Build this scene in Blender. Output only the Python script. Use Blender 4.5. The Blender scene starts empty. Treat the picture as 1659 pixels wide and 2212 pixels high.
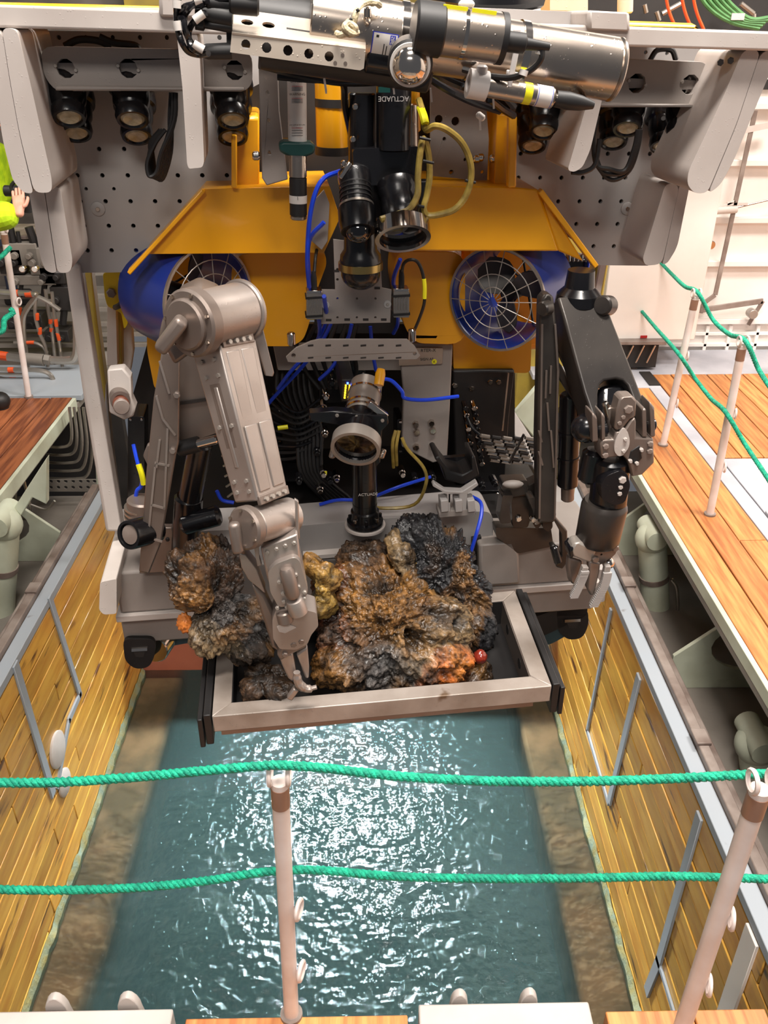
import bpy, bmesh, math, random
from mathutils import Vector as V, Matrix, noise
from mathutils.geometry import tessellate_polygon
random.seed(7)
C = bpy.context.scene.collection
PI = math.pi
def R_(d): return math.radians(d)

# ------------------------------------------------------------------ camera, world, lights, exposure
CZ = 4.71; FPX = 1865.0; PITCH = R_(29.5); YAW = R_(-1.0)
cam_d = bpy.data.cameras.new('camera'); cam = bpy.data.objects.new('camera', cam_d); C.objects.link(cam)
cam_d.sensor_fit = 'VERTICAL'; cam_d.sensor_height = 24.0; cam_d.lens = FPX/2212*24.0
cam_d.clip_start = 0.05; cam_d.clip_end = 200
cam.location = (0, 0, CZ); cam.rotation_euler = (PI/2-PITCH, 0, YAW)
bpy.context.scene.camera = cam
vs = bpy.context.scene.view_settings
vs.view_transform = 'Standard'; vs.look = 'None'; vs.gamma = 1.0; vs.exposure = -0.16; vs.use_curve_mapping = False

wd = bpy.data.worlds.new('hangar_world'); bpy.context.scene.world = wd; wd.use_nodes = True
wd.node_tree.nodes['Background'].inputs[0].default_value = (0.86, 0.90, 1.0, 1)
wd.node_tree.nodes['Background'].inputs[1].default_value = 0.15

def area(name, loc, aim, sx, sy, power, col, spread=180):
    l = bpy.data.lights.new(name, 'AREA'); l.shape = 'RECTANGLE'; l.size = sx; l.size_y = sy; l.energy = power; l.color = col
    l.spread = R_(spread)
    o = bpy.data.objects.new(name, l); C.objects.link(o); o.location = loc
    o.rotation_euler = (V(aim)-V(loc)).to_track_quat('-Z', 'Y').to_euler()
    return o
WARM = (1.0, 0.93, 0.86)
area('ceiling_light_front', (0.5, 0.5, 9.4), (0.0, 1.9, 0.0), 2.6, 1.0, 740, WARM)
area('fill_light_aft', (-0.4, -3.4, 8.2), (0.1, 2.8, 3.6), 2.4, 0.8, 210, WARM)  # unseen fill lamp, added to brighten the posts and vehicle front
area('ceiling_light_right', (3.6, 3.6, 9.0), (3.6, 5.6, 2.6), 2.2, 1.0, 600, WARM)
area('ceiling_light_left', (-3.4, 4.0, 9.0), (-3.4, 5.4, 2.0), 1.6, 0.8, 130, WARM)
area('ceiling_light_middle', (0.2, 3.6, 10.4), (0.2, 2.9, 3.0), 2.0, 1.0, 200, WARM)

# ------------------------------------------------------------------ pixel rays (sighting helpers)
_rm = cam.rotation_euler.to_matrix(); CAM = V((0, 0, CZ))
def ray(px, py): return (_rm @ V(((px-829.5)/FPX, (1106-py)/FPX, -1.0))).normalized()
def onpl(px, py, o, n):
    d = ray(px, py); return CAM + d*((V(o)-CAM).dot(n)/d.dot(n))
def PY(px, py, y): return onpl(px, py, (0, y, 0), V((0, 1, 0)))
def PX(px, py, x): return onpl(px, py, (x, 0, 0), V((1, 0, 0)))
def PZ(px, py, z): return onpl(px, py, (0, 0, z), V((0, 0, 1)))
PHI = R_(6.0)
RU = V((math.cos(PHI), math.sin(PHI), 0)); RV = V((-math.sin(PHI), math.cos(PHI), 0)); RW = V((0, 0, 1))
def R(px, py, v): return onpl(px, py, RV*v, RV)
class Pl:
    def __init__(s, o, x, y, n): s.o, s.x, s.y, s.n = V(o), V(x), V(y), V(n)
    def hit(s, px, py):
        q = onpl(px, py, s.o, s.n)-s.o; return (q.dot(s.x), q.dot(s.y))
    def p(s, a, b, c=0): return s.o+s.x*a+s.y*b+s.n*c
def RP(v): return Pl(RV*v, RU, RW, RV)            # plane facing the camera across the vehicle, n points away
def RH(z): return Pl((0, 0, z), RU, RV, RW)       # horizontal plane in vehicle axes
def YP(y): return Pl((0, y, 0), (1, 0, 0), (0, 0, 1), (0, 1, 0))
def XP(x): return Pl((x, 0, 0), (0, 1, 0), (0, 0, 1), (1, 0, 0))
def HP(z): return Pl((0, 0, z), (1, 0, 0), (0, 1, 0), (0, 0, 1))
def TP(pA, pB, pC):                               # plane through three world points
    a = (pB-pA).normalized(); n = a.cross(pC-pA).normalized(); b = n.cross(a)
    if n.y < 0: n = -n
    return Pl(pA, a, b, n)

# ------------------------------------------------------------------ materials
MATS = {}
def mat(name, col, rough=0.5, metal=0.0, col2=None, ns=6.0, amt=0.5, bump=0.0, bs=60.0, coat=0.0, stretch=None,
        spots=None, spot_s=4.0, spot_t=0.62, drops=0.0, rand=0.0, emit=None, lo=0.35, hi=0.65, spec=0.5, rv=0.0):
    m = bpy.data.materials.new(name); m.use_nodes = True; nt = m.node_tree; b = nt.nodes['Principled BSDF']
    N = nt.nodes.new; L = nt.links.new
    b.inputs['Roughness'].default_value = rough; b.inputs['Metallic'].default_value = metal
    b.inputs['Coat Weight'].default_value = coat; b.inputs['Coat Roughness'].default_value = 0.08
    b.inputs['Specular IOR Level'].default_value = spec
    tc = N('ShaderNodeTexCoord'); mp = N('ShaderNodeMapping'); L(tc.outputs['Object'], mp.inputs[0])
    if stretch: mp.inputs['Scale'].default_value = stretch
    if rand:
        oi = N('ShaderNodeObjectInfo'); vm = N('ShaderNodeVectorMath'); vm.operation = 'MULTIPLY_ADD'
        cb = N('ShaderNodeCombineXYZ')
        for k in range(3): L(oi.outputs['Random'], cb.inputs[k])
        vm.inputs[1].default_value = (37, 53, 71); L(cb.outputs[0], vm.inputs[0]); L(mp.outputs[0], vm.inputs[2]); vec = vm.outputs[0]
    else: vec = mp.outputs[0]
    c1 = (*col, 1); out = None
    if col2 is None: col2 = tuple(max(0, c*0.72) for c in col)
    n1 = N('ShaderNodeTexNoise'); n1.inputs['Scale'].default_value = ns; n1.inputs['Detail'].default_value = 6; L(vec, n1.inputs['Vector'])
    rp = N('ShaderNodeMapRange'); rp.inputs[1].default_value = lo; rp.inputs[2].default_value = hi; rp.inputs[4].default_value = amt*1.6
    L(n1.outputs[0], rp.inputs[0])
    mx = N('ShaderNodeMix'); mx.data_type = 'RGBA'; mx.inputs[6].default_value = c1; mx.inputs[7].default_value = (*col2, 1)
    L(rp.outputs[0], mx.inputs[0]); out = mx.outputs[2]
    if spots:
        n2 = N('ShaderNodeTexNoise'); n2.inputs['Scale'].default_value = spot_s; n2.inputs['Detail'].default_value = 4; L(vec, n2.inputs['Vector'])
        r2 = N('ShaderNodeMapRange'); r2.inputs[1].default_value = spot_t; r2.inputs[2].default_value = spot_t+0.08; L(n2.outputs[0], r2.inputs[0])
        m2 = N('ShaderNodeMix'); m2.data_type = 'RGBA'; L(r2.outputs[0], m2.inputs[0]); L(out, m2.inputs[6]); m2.inputs[7].default_value = (*spots, 1)
        out = m2.outputs[2]
    if rand:
        hs = N('ShaderNodeHueSaturation'); mr = N('ShaderNodeMapRange'); mr.inputs[3].default_value = 1-rand; mr.inputs[4].default_value = 1+rand*0.6
        L(oi.outputs['Random'], mr.inputs[0]); L(mr.outputs[0], hs.inputs['Value']); L(out, hs.inputs['Color']); out = hs.outputs[0]
    L(out, b.inputs['Base Color'])
    if rv:
        m3 = N('ShaderNodeMapRange'); m3.inputs[1].default_value = 0.3; m3.inputs[2].default_value = 0.7
        m3.inputs[3].default_value = max(0.02, rough-rv); m3.inputs[4].default_value = rough+rv; L(n1.outputs[0], m3.inputs[0]); L(m3.outputs[0], b.inputs['Roughness'])
    nrm = None
    if bump:
        n3 = N('ShaderNodeTexNoise'); n3.inputs['Scale'].default_value = bs; n3.inputs['Detail'].default_value = 5; L(vec, n3.inputs['Vector'])
        bp = N('ShaderNodeBump'); bp.inputs['Strength'].default_value = bump; bp.inputs['Distance'].default_value = 0.01; L(n3.outputs[0], bp.inputs['Height']); nrm = bp
    if drops:
        vo = N('ShaderNodeTexVoronoi'); vo.inputs['Scale'].default_value = 110; vo.inputs['Randomness'].default_value = 1.0; L(tc.outputs['Object'], vo.inputs['Vector'])
        r4 = N('ShaderNodeMapRange'); r4.interpolation_type = 'SMOOTHSTEP'; r4.inputs[1].default_value = 0.05; r4.inputs[2].default_value = 0.28
        r4.inputs[3].default_value = 1; r4.inputs[4].default_value = 0; L(vo.outputs['Distance'], r4.inputs[0])
        nm = N('ShaderNodeTexNoise'); nm.inputs['Scale'].default_value = 38; L(tc.outputs['Object'], nm.inputs[0]); rm = N('ShaderNodeMapRange'); rm.inputs[1].default_value = 0.5; rm.inputs[2].default_value = 0.62; L(nm.outputs[0], rm.inputs[0])
        mm = N('ShaderNodeMath'); mm.operation = 'MULTIPLY'; L(r4.outputs[0], mm.inputs[0]); L(rm.outputs[0], mm.inputs[1]); r4 = mm
        bp2 = N('ShaderNodeBump'); bp2.inputs['Strength'].default_value = drops; bp2.inputs['Distance'].default_value = 0.004; L(r4.outputs[0], bp2.inputs['Height'])
        if nrm: L(nrm.outputs[0], bp2.inputs['Normal'])
        nrm = bp2
    if nrm: L(nrm.outputs[0], b.inputs['Normal'])
    if emit: b.inputs['Emission Color'].default_value = (*emit[0], 1); b.inputs['Emission Strength'].default_value = emit[1]
    MATS[name] = m; return m
def S(r, g, b):                                    # sRGB 0-255 to linear
    f = lambda c: (c/255/12.92) if c/255 <= 0.04045 else ((c/255+0.055)/1.055)**2.4
    return (f(r), f(g), f(b))
M_gray = mat('wet_grey_paint', S(196,188,182), 0.42, 0, S(172,162,156), 3, 0.5, drops=0.16)
M_bolt = mat('dull_bolt_steel', S(170,162,154), 0.38, 0.4)
M_blast = mat('bead_blasted_steel', S(206,194,180), 0.42, 0.45, S(186,172,156), 5, 0.5, drops=0.25)
M_gray2 = mat('grey_panel_paint', S(172,168,166), 0.5, 0, S(150,145,142), 2, 0.5)
M_gray3 = mat('grey_bracket_paint', S(150,142,136), 0.5, 0, S(128,120,115), 3, 0.5, drops=0.2)
M_white = mat('white_paint', S(242,236,230), 0.45, 0, S(226,219,212), 2, 0.4)
M_white2 = mat('offwhite_frame_paint', S(214,206,200), 0.5, 0, S(196,186,178), 4, 0.5, drops=0.3)
M_green = mat('pale_green_paint', S(206,212,192), 0.5, 0, S(168,170,148), 3, 0.5, spots=S(120,104,84), spot_s=2.5, spot_t=0.66)
M_steel = mat('grey_deck_steel', S(136,130,122), 0.55, 0, S(106,98,90), 1.5, 0.6, bump=0.1, bs=30)
M_bluegray = mat('pale_blue_grey_paint', S(158,166,174), 0.5, 0, S(160,166,172), 4, 0.5, spots=S(100,88,78), spot_s=5, spot_t=0.7)
M_brownst = mat('brown_grey_rail_steel', S(150,138,130), 0.45, 0, S(104,88,80), 5, 0.6)
M_floorgrey = mat('grey_deck_paint', S(190,190,196), 0.6, 0, S(160,160,168), 2.5, 0.6, spots=S(110,104,100), spot_s=3, spot_t=0.68)
M_plankr = mat('orange_deck_timber', S(212,146,82), 0.5, 0, S(176,104,54), 7, 0.6, bump=0.25, bs=14, stretch=(6,0.45,6), spots=S(110,56,34), spot_s=0.9, spot_t=0.68, rand=0.22)
M_plankl = mat('brown_deck_timber', S(168,100,62), 0.42, 0, S(112,60,40), 5, 0.7, bump=0.25, bs=14, stretch=(6,0.45,6), spots=S(74,40,30), spot_s=1.0, spot_t=0.62, rand=0.25)
M_plankw = mat('wet_yellow_wall_timber', S(226,176,80), 0.32, 0, S(196,134,54), 3.4, 0.5, bump=0.2, bs=6, stretch=(4,0.9,5), spots=S(96,62,36), spot_s=2.4, spot_t=0.62, rand=0.30, coat=0.15)
M_slime = mat('green_waterline_growth', S(128,146,128), 0.6, 0, S(150,140,84), 12, 0.6, bump=0.8, bs=40)
M_ledge = mat('brown_submerged_ledge', S(196,140,100), 0.8, 0, S(130,96,66), 3, 0.8)
M_salmon = mat('salmon_red_paint', S(196,120,96), 0.4, 0, S(160,92,74), 2, 0.5)
M_rope = mat('green_rope_fibre', S(20,186,146), 0.6, 0, S(8,140,112), 40, 0.7, bump=0.6, bs=220)
M_post = mat('pinkish_white_post_paint', S(224,214,210), 0.4, 0, S(206,186,176), 6, 0.5, spots=S(150,110,84), spot_s=7, spot_t=0.74)
M_tape = mat('brown_tape', S(150,112,92), 0.4, 0)
M_black = mat('black_anodised', S(24,23,26), 0.22, 0, S(14,14,16), 6, 0.5, drops=0.12)
M_blackm = mat('black_matte_rubber', S(30,28,28), 0.5, 0, S(16,15,16), 6, 0.5)
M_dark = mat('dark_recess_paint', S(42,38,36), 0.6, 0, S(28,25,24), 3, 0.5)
M_metal = mat('brushed_titanium', S(196,184,172), 0.27, 1.0, S(164,150,138), 2, 0.5, drops=0.22, rv=0.07)
M_chrome = mat('polished_steel', S(215,205,195), 0.12, 1.0, S(190,180,170), 4, 0.4)
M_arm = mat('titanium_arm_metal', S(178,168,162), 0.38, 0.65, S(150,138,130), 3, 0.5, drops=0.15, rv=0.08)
M_armd = mat('darker_arm_metal', S(140,128,120), 0.4, 0.55, S(116,102,94), 3, 0.5)  # darker tone of the arm metal
M_darkarm = mat('dark_bronze_anodised', S(78,72,67), 0.32, 0.35, S(50,46,44), 3, 0.7, drops=0.1)
M_orange = mat('orange_yellow_gelcoat', S(236,168,26), 0.32, 0, S(224,154,16), 1.5, 0.5, coat=0.3)
M_yellow = mat('yellow_paint', S(240,208,20), 0.35, 0, S(220,184,14), 5, 0.5, bump=0.2, bs=20)
M_olive = mat('olive_yellow_paint', S(186,160,62), 0.5, 0, S(140,122,66), 3, 0.5)  # olive yellow paint with a duller mottle
M_blue = mat('navy_blue_plastic', S(26,48,128), 0.28, 0, S(20,38,104), 3, 0.4)
M_bluew = mat('bright_blue_cable', S(28,70,220), 0.35, 0)
M_gold = mat('brass_ring', S(205,176,110), 0.25, 1.0)
M_cream = mat('cream_lens', S(196,186,156), 0.3, 0, S(160,150,120), 60, 0.7, coat=0.6)
M_glassd = mat('dark_camera_glass', S(10,10,12), 0.04, 0, coat=0.8)
M_ochre = mat('ochre_striped_hose', S(170,146,70), 0.35, 0, S(120,100,44), 30, 0.6)
M_wcord = mat('cream_cord', S(214,200,168), 0.7, 0, S(180,164,130), 40, 0.6, bump=0.6, bs=120)
M_plastic = mat('translucent_white_plastic', S(214,208,204), 0.35, 0, S(190,184,180), 5, 0.4)
M_ytape = mat('bright_yellow_tape', S(240,232,30), 0.4, 0)
M_otape = mat('orange_tape', S(236,92,34), 0.5, 0, S(200,70,24), 8, 0.5)
M_pipe = mat('stainless_pipe', S(190,182,172), 0.3, 0.85, S(150,140,130), 4, 0.5)
M_greencab = mat('green_cable', S(90,140,84), 0.45, 0, S(64,110,60), 12, 0.5)
M_teal = mat('dark_teal_clamp', S(14,64,60), 0.4, 0)
M_tealp = mat('teal_painted_steel', S(60,84,92), 0.35, 0.2, S(46,66,72), 4, 0.5)
M_hiviz = mat('lime_hi_vis_cloth', S(206,238,20), 0.8, 0, S(160,200,14), 9, 0.7, bump=0.6, bs=12)
M_reflect = mat('grey_reflective_band', S(150,146,136), 0.5, 0)
M_skin = mat('skin', S(214,160,136), 0.5, 0, S(200,140,118), 8, 0.4)
M_red = mat('red_plastic', S(190,40,40), 0.4, 0)
M_label = mat('white_label', S(222,216,210), 0.4, 0)
M_bluelbl = mat('blue_label_print', S(50,60,170), 0.4, 0)
M_ink = mat('black_ink', S(30,28,28), 0.5, 0)
M_redcore = mat('reddish_brown_tube', S(130,74,52), 0.35, 0, S(100,52,38), 20, 0.6)
M_jean = mat('navy_cloth', S(40,46,66), 0.8, 0)
M_amber = mat('amber_glow', S(255,190,20), 0.4, emit=((1.0,0.62,0.02), 5.0))
M_bluled = mat('blue_glow', S(40,60,255), 0.4, emit=((0.05,0.12,1.0), 8.0))
M_lamp = mat('lamp_glow', (1,1,1), 0.4, emit=((0.86,0.95,1.0), 8.0))

# ------------------------------------------------------------------ mesh builder
class MB:
    def __init__(s): s.v = []; s.f = []
    def add(s, vs_, fs):
        k = len(s.v); s.v += [V(p) for p in vs_]; s.f += [tuple(i+k for i in f) for f in fs]; return s
    def hexa(s, a, b):                             # two quads a (4 points), b (4 points)
        return s.add(list(a)+list(b), [(3,2,1,0),(4,5,6,7),(0,1,5,4),(1,2,6,5),(2,3,7,6),(3,0,4,7)])
    def box(s, c, size, ax=None):
        c = V(c); ax = ax or (V((1,0,0)), V((0,1,0)), V((0,0,1)))
        x, y, z = [a*(k/2) for a, k in zip(ax, size)]
        return s.hexa([c-x-y-z, c+x-y-z, c+x+y-z, c-x+y-z], [c-x-y+z, c+x-y+z, c+x+y+z, c-x+y+z])
    def beam(s, p0, p1, w, h, side=None, w1=None, h1=None):
        p0, p1 = V(p0), V(p1); d = (p1-p0).normalized(); sd = V(side) if side is not None else RU
        n = sd.cross(d).normalized(); sd = d.cross(n).normalized(); w1 = w1 or w; h1 = h1 or h
        q = lambda p, a, b: [p-sd*a/2-n*b/2, p+sd*a/2-n*b/2, p+sd*a/2+n*b/2, p-sd*a/2+n*b/2]
        return s.hexa(q(p0, w, h), q(p1, w1, h1))
    def lathe(s, p0, d, prof, seg=24, cap=True):
        p0, d = V(p0), V(d).normalized(); a = d.orthogonal().normalized(); b = d.cross(a); k = len(s.v)
        for t, r in prof:
            for i in range(seg):
                an = 2*PI*i/seg; s.v.append(p0+d*t+(a*math.cos(an)+b*math.sin(an))*r)
        for j in range(len(prof)-1):
            for i in range(seg):
                i2 = (i+1) % seg; s.f.append((k+j*seg+i, k+j*seg+i2, k+(j+1)*seg+i2, k+(j+1)*seg+i))
        if cap:
            s.f.append(tuple(k+i for i in reversed(range(seg)))); e = k+(len(prof)-1)*seg; s.f.append(tuple(e+i for i in range(seg)))
        return s
    def cyl(s, p0, p1, r0, r1=None, seg=20):
        p0, p1 = V(p0), V(p1); L = (p1-p0).length
        return s.lathe(p0, p1-p0, [(0, r0), (L, r1 if r1 is not None else r0)], seg)
    def ccyl(s, p0, p1, r, c=0.004, seg=24):       # cylinder with chamfered rims
        p0, p1 = V(p0), V(p1); L = (p1-p0).length
        return s.lathe(p0, p1-p0, [(0, r-c), (c, r), (L-c, r), (L, r-c)], seg)
    def ring(s, p0, p1, ro, ri, seg=32):
        p0, p1 = V(p0), V(p1); L = (p1-p0).length
        s.lathe(p0, p1-p0, [(0, ri), (0, ro), (L, ro), (L, ri), (0, ri)], seg, cap=False); return s
    def tube(s, pts, r, seg=8, sub=6, cap=True, radii=None):
        P = cat(pts, sub) if sub > 1 and len(pts) > 2 else [V(p) for p in pts]
        n = len(P); k = len(s.v); a = None
        for j, p in enumerate(P):
            t = (P[min(j+1, n-1)]-P[max(j-1, 0)]).normalized()
            if a is None: a = t.orthogonal().normalized()
            a = (a-t*a.dot(t)); a = a.normalized() if a.length > 1e-6 else t.orthogonal().normalized(); b = t.cross(a)
            rr = r if radii is None else radii[min(len(radii)-1, int(j/(n-1)*(len(radii)-1)+0.5))]
            for i in range(seg):
                an = 2*PI*i/seg; s.v.append(p+(a*math.cos(an)+b*math.sin(an))*rr)
        for j in range(n-1):
            for i in range(seg):
                i2 = (i+1) % seg; s.f.append((k+j*seg+i, k+j*seg+i2, k+(j+1)*seg+i2, k+(j+1)*seg+i))
        if cap: s.f.append(tuple(k+i for i in reversed(range(seg)))); e = k+(n-1)*seg; s.f.append(tuple(e+i for i in range(seg)))
        return s
    def sphere(s, c, r, seg=16, rings=10, sc=(1,1,1), ax=None):
        c = V(c); ax = ax or (V((1,0,0)), V((0,1,0)), V((0,0,1))); k = len(s.v)
        if not isinstance(r, (int, float)): sc = r; r = 1
        for j in range(1, rings):
            th = PI*j/rings
            for i in range(seg):
                ph = 2*PI*i/seg
                s.v.append(c+ax[0]*(r*sc[0]*math.sin(th)*math.cos(ph))+ax[1]*(r*sc[1]*math.sin(th)*math.sin(ph))+ax[2]*(r*sc[2]*math.cos(th)))
        t = len(s.v); s.v.append(c+ax[2]*r*sc[2]); s.v.append(c-ax[2]*r*sc[2])
        for j in range(rings-2):
            for i in range(seg):
                i2 = (i+1) % seg; s.f.append((k+j*seg+i, k+(j+1)*seg+i, k+(j+1)*seg+i2, k+j*seg+i2))
        for i in range(seg):
            i2 = (i+1) % seg; s.f.append((t, k+i, k+i2)); e = k+(rings-2)*seg; s.f.append((t+1, e+i2, e+i))
        return s
    def prism(s, pl, out, c0, c1, holes=()):       # polygon in plane coordinates, extruded from c0 to c1 along the normal
        loops = [list(out)]+[list(h) for h in holes]
        tri = tessellate_polygon([[V((a, b, 0)) for a, b in lp] for lp in loops])
        flat = [q for lp in loops for q in lp]; n = len(flat)
        vs_ = [pl.p(a, b, c0) for a, b in flat]+[pl.p(a, b, c1) for a, b in flat]
        fs = [tuple(t) for t in tri]+[tuple(i+n for i in reversed(t)) for t in tri]; k = 0
        for lp in loops:
            m = len(lp)
            for i in range(m): i2 = (i+1) % m; fs.append((k+i, k+i+n, k+i2+n, k+i2))
            k += m
        return s.add(vs_, fs)
    def px(s, pl, pts, c0, c1, holes=(), rnd=0, seg=4):   # same, outline and round holes (x, y, r px) sighted on the plane
        o = [pl.hit(*q) for q in pts]
        if rnd: o = rounded(o, rnd, seg)
        hs = []
        for h in holes:
            a, b = pl.hit(h[0], h[1]); a2, b2 = pl.hit(h[0]+h[2], h[1]); r = math.hypot(a2-a, b2-b)
            hs.append([(a+r*math.cos(t*PI/5), b+r*math.sin(t*PI/5)) for t in range(10)])
        return s.prism(pl, o, c0, c1, hs)
def rounded(o, r, seg=4):
    out = []; n = len(o)
    for i in range(n):
        p, a, b = V(o[i]), V(o[i-1]), V(o[(i+1) % n])
        ri = r[i] if isinstance(r, (list, tuple)) else r
        u, w = (a-p), (b-p)
        if ri <= 0 or u.length < 1e-6 or w.length < 1e-6: out.append(tuple(p)); continue
        q = min(ri, u.length*0.45, w.length*0.45); A = p+u.normalized()*q; B = p+w.normalized()*q
        for k in range(seg+1):
            t = k/seg; c = A*(1-t)**2+p*2*t*(1-t)+B*t*t; out.append((c.x, c.y))
    return out
def cat(pts, sub):
    P = [V(p) for p in pts]; P = [P[0]*2-P[1]]+P+[P[-1]*2-P[-2]]; out = []
    for i in range(1, len(P)-2):
        a, b, c, d = P[i-1:i+3]
        for k in range(sub):
            t = k/sub; out.append(0.5*((2*b)+(c-a)*t+(2*a-5*b+4*c-d)*t*t+(3*b-a-3*c+d)*t**3))
    out.append(P[-2]); return out

ORG = {}
def link_mesh(name, me, m, parent, org):
    o = bpy.data.objects.new(name, me); C.objects.link(o)
    if m and not me.materials: me.materials.append(m)
    po = ORG[parent.name] if parent else V((0,0,0))
    o.location = org-po
    if parent: o.parent = parent
    ORG[o.name] = org; return o
def obj(name, mb, m, parent=None, bevel=0, seg=2, ang=35, fix=True, kind=None, label=None, smooth=True):
    me = bpy.data.meshes.new(name); vs_ = mb.v
    lo = V([min(p[i] for p in vs_) for i in range(3)]); hi = V([max(p[i] for p in vs_) for i in range(3)])
    org = (lo+hi)/2
    if not parent: org.z = lo.z
    me.from_pydata([p-org for p in vs_], [], mb.f)
    if fix:
        bm = bmesh.new(); bm.from_mesh(me); bmesh.ops.recalc_face_normals(bm, faces=bm.faces); bm.to_mesh(me); bm.free()
    if smooth: me.shade_smooth(); me.set_sharp_from_angle(angle=R_(ang))
    o = link_mesh(name, me, m, parent, org)
    if bevel:
        b = o.modifiers.new('bevel', 'BEVEL'); b.width = bevel; b.segments = seg; b.limit_method = 'ANGLE'; b.angle_limit = R_(40); b.harden_normals = False
    if kind: o['kind'] = kind
    if label: o['label'] = label
    return o
def inst(src, name, org, parent=None):             # another piece sharing the mesh of src
    o = bpy.data.objects.new(name, src.data); C.objects.link(o)
    po = ORG[parent.name] if parent else V((0,0,0)); o.location = V(org)-po
    if parent: o.parent = parent
    for md in src.modifiers:
        if md.type == 'BEVEL':
            b = o.modifiers.new('bevel', 'BEVEL'); b.width = md.width; b.segments = md.segments; b.limit_method = 'ANGLE'; b.angle_limit = md.angle_limit
    ORG[o.name] = V(org); return o
def thing(name, loc, label, cat_, group=None):
    o = bpy.data.objects.new(name, None); C.objects.link(o); o.location = loc; o.empty_display_size = 0.1
    o['label'] = label; o['category'] = cat_
    if group: o['group'] = group
    ORG[o.name] = V(loc); return o
def tag(o, label, cat_, group=None):
    o['label'] = label; o['category'] = cat_
    if group: o['group'] = group
    return o
def text(name, s_, pl, a, b, size, m, parent, rot=0, c=-0.001, flipx=False):   # flat lettering on a plane
    cu = bpy.data.curves.new(name, 'FONT'); cu.body = s_; cu.size = size; cu.extrude = 0.0004; cu.align_x = 'CENTER'; cu.align_y = 'CENTER'
    to = bpy.data.objects.new('t', cu); me0 = to.to_mesh(); mb = MB()
    ca, sa = math.cos(rot), math.sin(rot)
    for v_ in me0.vertices:
        x, y = v_.co.x*(-1 if flipx else 1), v_.co.y; mb.v.append(pl.p(a+x*ca-y*sa, b+x*sa+y*ca, c-v_.co.z))
    mb.f = [tuple(p.vertices) for p in me0.polygons]; to.to_mesh_clear(); bpy.data.objects.remove(to); bpy.data.curves.remove(cu)
    return obj(name, mb, m, parent, smooth=False)
# ================================================================== SETTING: moonpool, decks, walls
DZ = 2.18; RZ = 1.71; XL = -1.92; XR = 1.45; DXL = -2.28; DXR = 1.72; YE = 5.65
def struct(name, mb, m, parent=None, **k):
    o = obj(name, mb, m, parent, **k)
    if not parent: o['kind'] = 'structure'
    return o
# water: a displaced, murky, glossy surface
def water():
    nx, ny = 480, 640; x0, x1, y0, y1 = XL-0.02, XR+0.02, 0.6, YE+0.1; mb = MB(); mk_ = []
    for j in range(ny+1):
        for i in range(nx+1):
            x = x0+(x1-x0)*i/nx; y = y0+(y1-y0)*j/ny
            e = min(1, (x-x0)/0.5, (x1-x)/0.5); c = math.exp(-((x+0.15)/1.05)**2)*0.85+0.35
            z = noise.noise(V((x*2.2, y*2.6, 1)))*0.008+noise.noise(V((x*6, y*7, 4)))*0.0062*c+noise.noise(V((x*15, y*18, 9)))*0.0050*c+noise.noise(V((x*31, y*36, 2)))*0.0034*c
            mb.v.append(V((x, y, z))); g = min(x-x0, x1-x)+0.05*noise.noise(V((x*3, y*3, 7))); mk_.append(0.26 if g < 0.30 else (0.88 if g > 0.44 else 0.26+0.62*(g-0.30)/0.14))
    for j in range(ny):
        for i in range(nx):
            k = j*(nx+1)+i; mb.f.append((k, k+1, k+nx+2, k+nx+1))
    m = bpy.data.materials.new('murky_sea_water'); m.use_nodes = True; nt = m.node_tree; N = nt.nodes.new; L = nt.links.new
    b = nt.nodes['Principled BSDF']; b.inputs['Roughness'].default_value = 0.06; b.inputs['IOR'].default_value = 1.33
    tc = N('ShaderNodeTexCoord'); n1 = N('ShaderNodeTexNoise'); n1.inputs['Scale'].default_value = 1.4; n1.inputs['Detail'].default_value = 5; L(tc.outputs['Object'], n1.inputs[0])
    cr = N('ShaderNodeMix'); cr.data_type = 'RGBA'; cr.inputs[6].default_value = (*S(40,57,57), 1); cr.inputs[7].default_value = (*S(52,70,69), 1); L(n1.outputs[0], cr.inputs[0])
    pass
    n2 = N('ShaderNodeTexNoise'); n2.inputs['Scale'].default_value = 40; n2.inputs['Detail'].default_value = 4; n2.inputs['Distortion'].default_value = 1.2; L(tc.outputs['Object'], n2.inputs[0])
    bp = N('ShaderNodeBump'); bp.inputs['Strength'].default_value = 0.8; bp.inputs['Distance'].default_value = 0.0036; L(n2.outputs[0], bp.inputs['Height']); pass
    # suspended murk: partly see-through body under a clean fresnel surface
    df = N('ShaderNodeBsdfDiffuse'); L(cr.outputs[2], df.inputs[0]); tr = N('ShaderNodeBsdfTransparent'); tr.inputs[0].default_value = (0.80, 0.93, 0.90, 1)
    ms = N('ShaderNodeMixShader'); ak = N('ShaderNodeAttribute'); ak.attribute_name = 'murk_depth'; L(ak.outputs['Fac'], ms.inputs[0]); L(tr.outputs[0], ms.inputs[1]); L(df.outputs[0], ms.inputs[2])
    gl = N('ShaderNodeBsdfGlossy'); gl.inputs['Roughness'].default_value = 0.018; L(bp.outputs[0], gl.inputs['Normal'])
    fr = N('ShaderNodeFresnel'); fr.inputs[0].default_value = 1.34; L(bp.outputs[0], fr.inputs['Normal'])
    m2 = N('ShaderNodeMixShader'); L(fr.outputs[0], m2.inputs[0]); L(ms.outputs[0], m2.inputs[1]); L(gl.outputs[0], m2.inputs[2])
    nt.nodes.remove(b); L(m2.outputs[0], nt.nodes['Material Output'].inputs[0])
    o = obj('water', mb, m, fix=False, ang=180); o['kind'] = 'structure'
    at = o.data.attributes.new('murk_depth', 'FLOAT', 'POINT'); at.data.foreach_set('value', mk_); return o
water()
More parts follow.
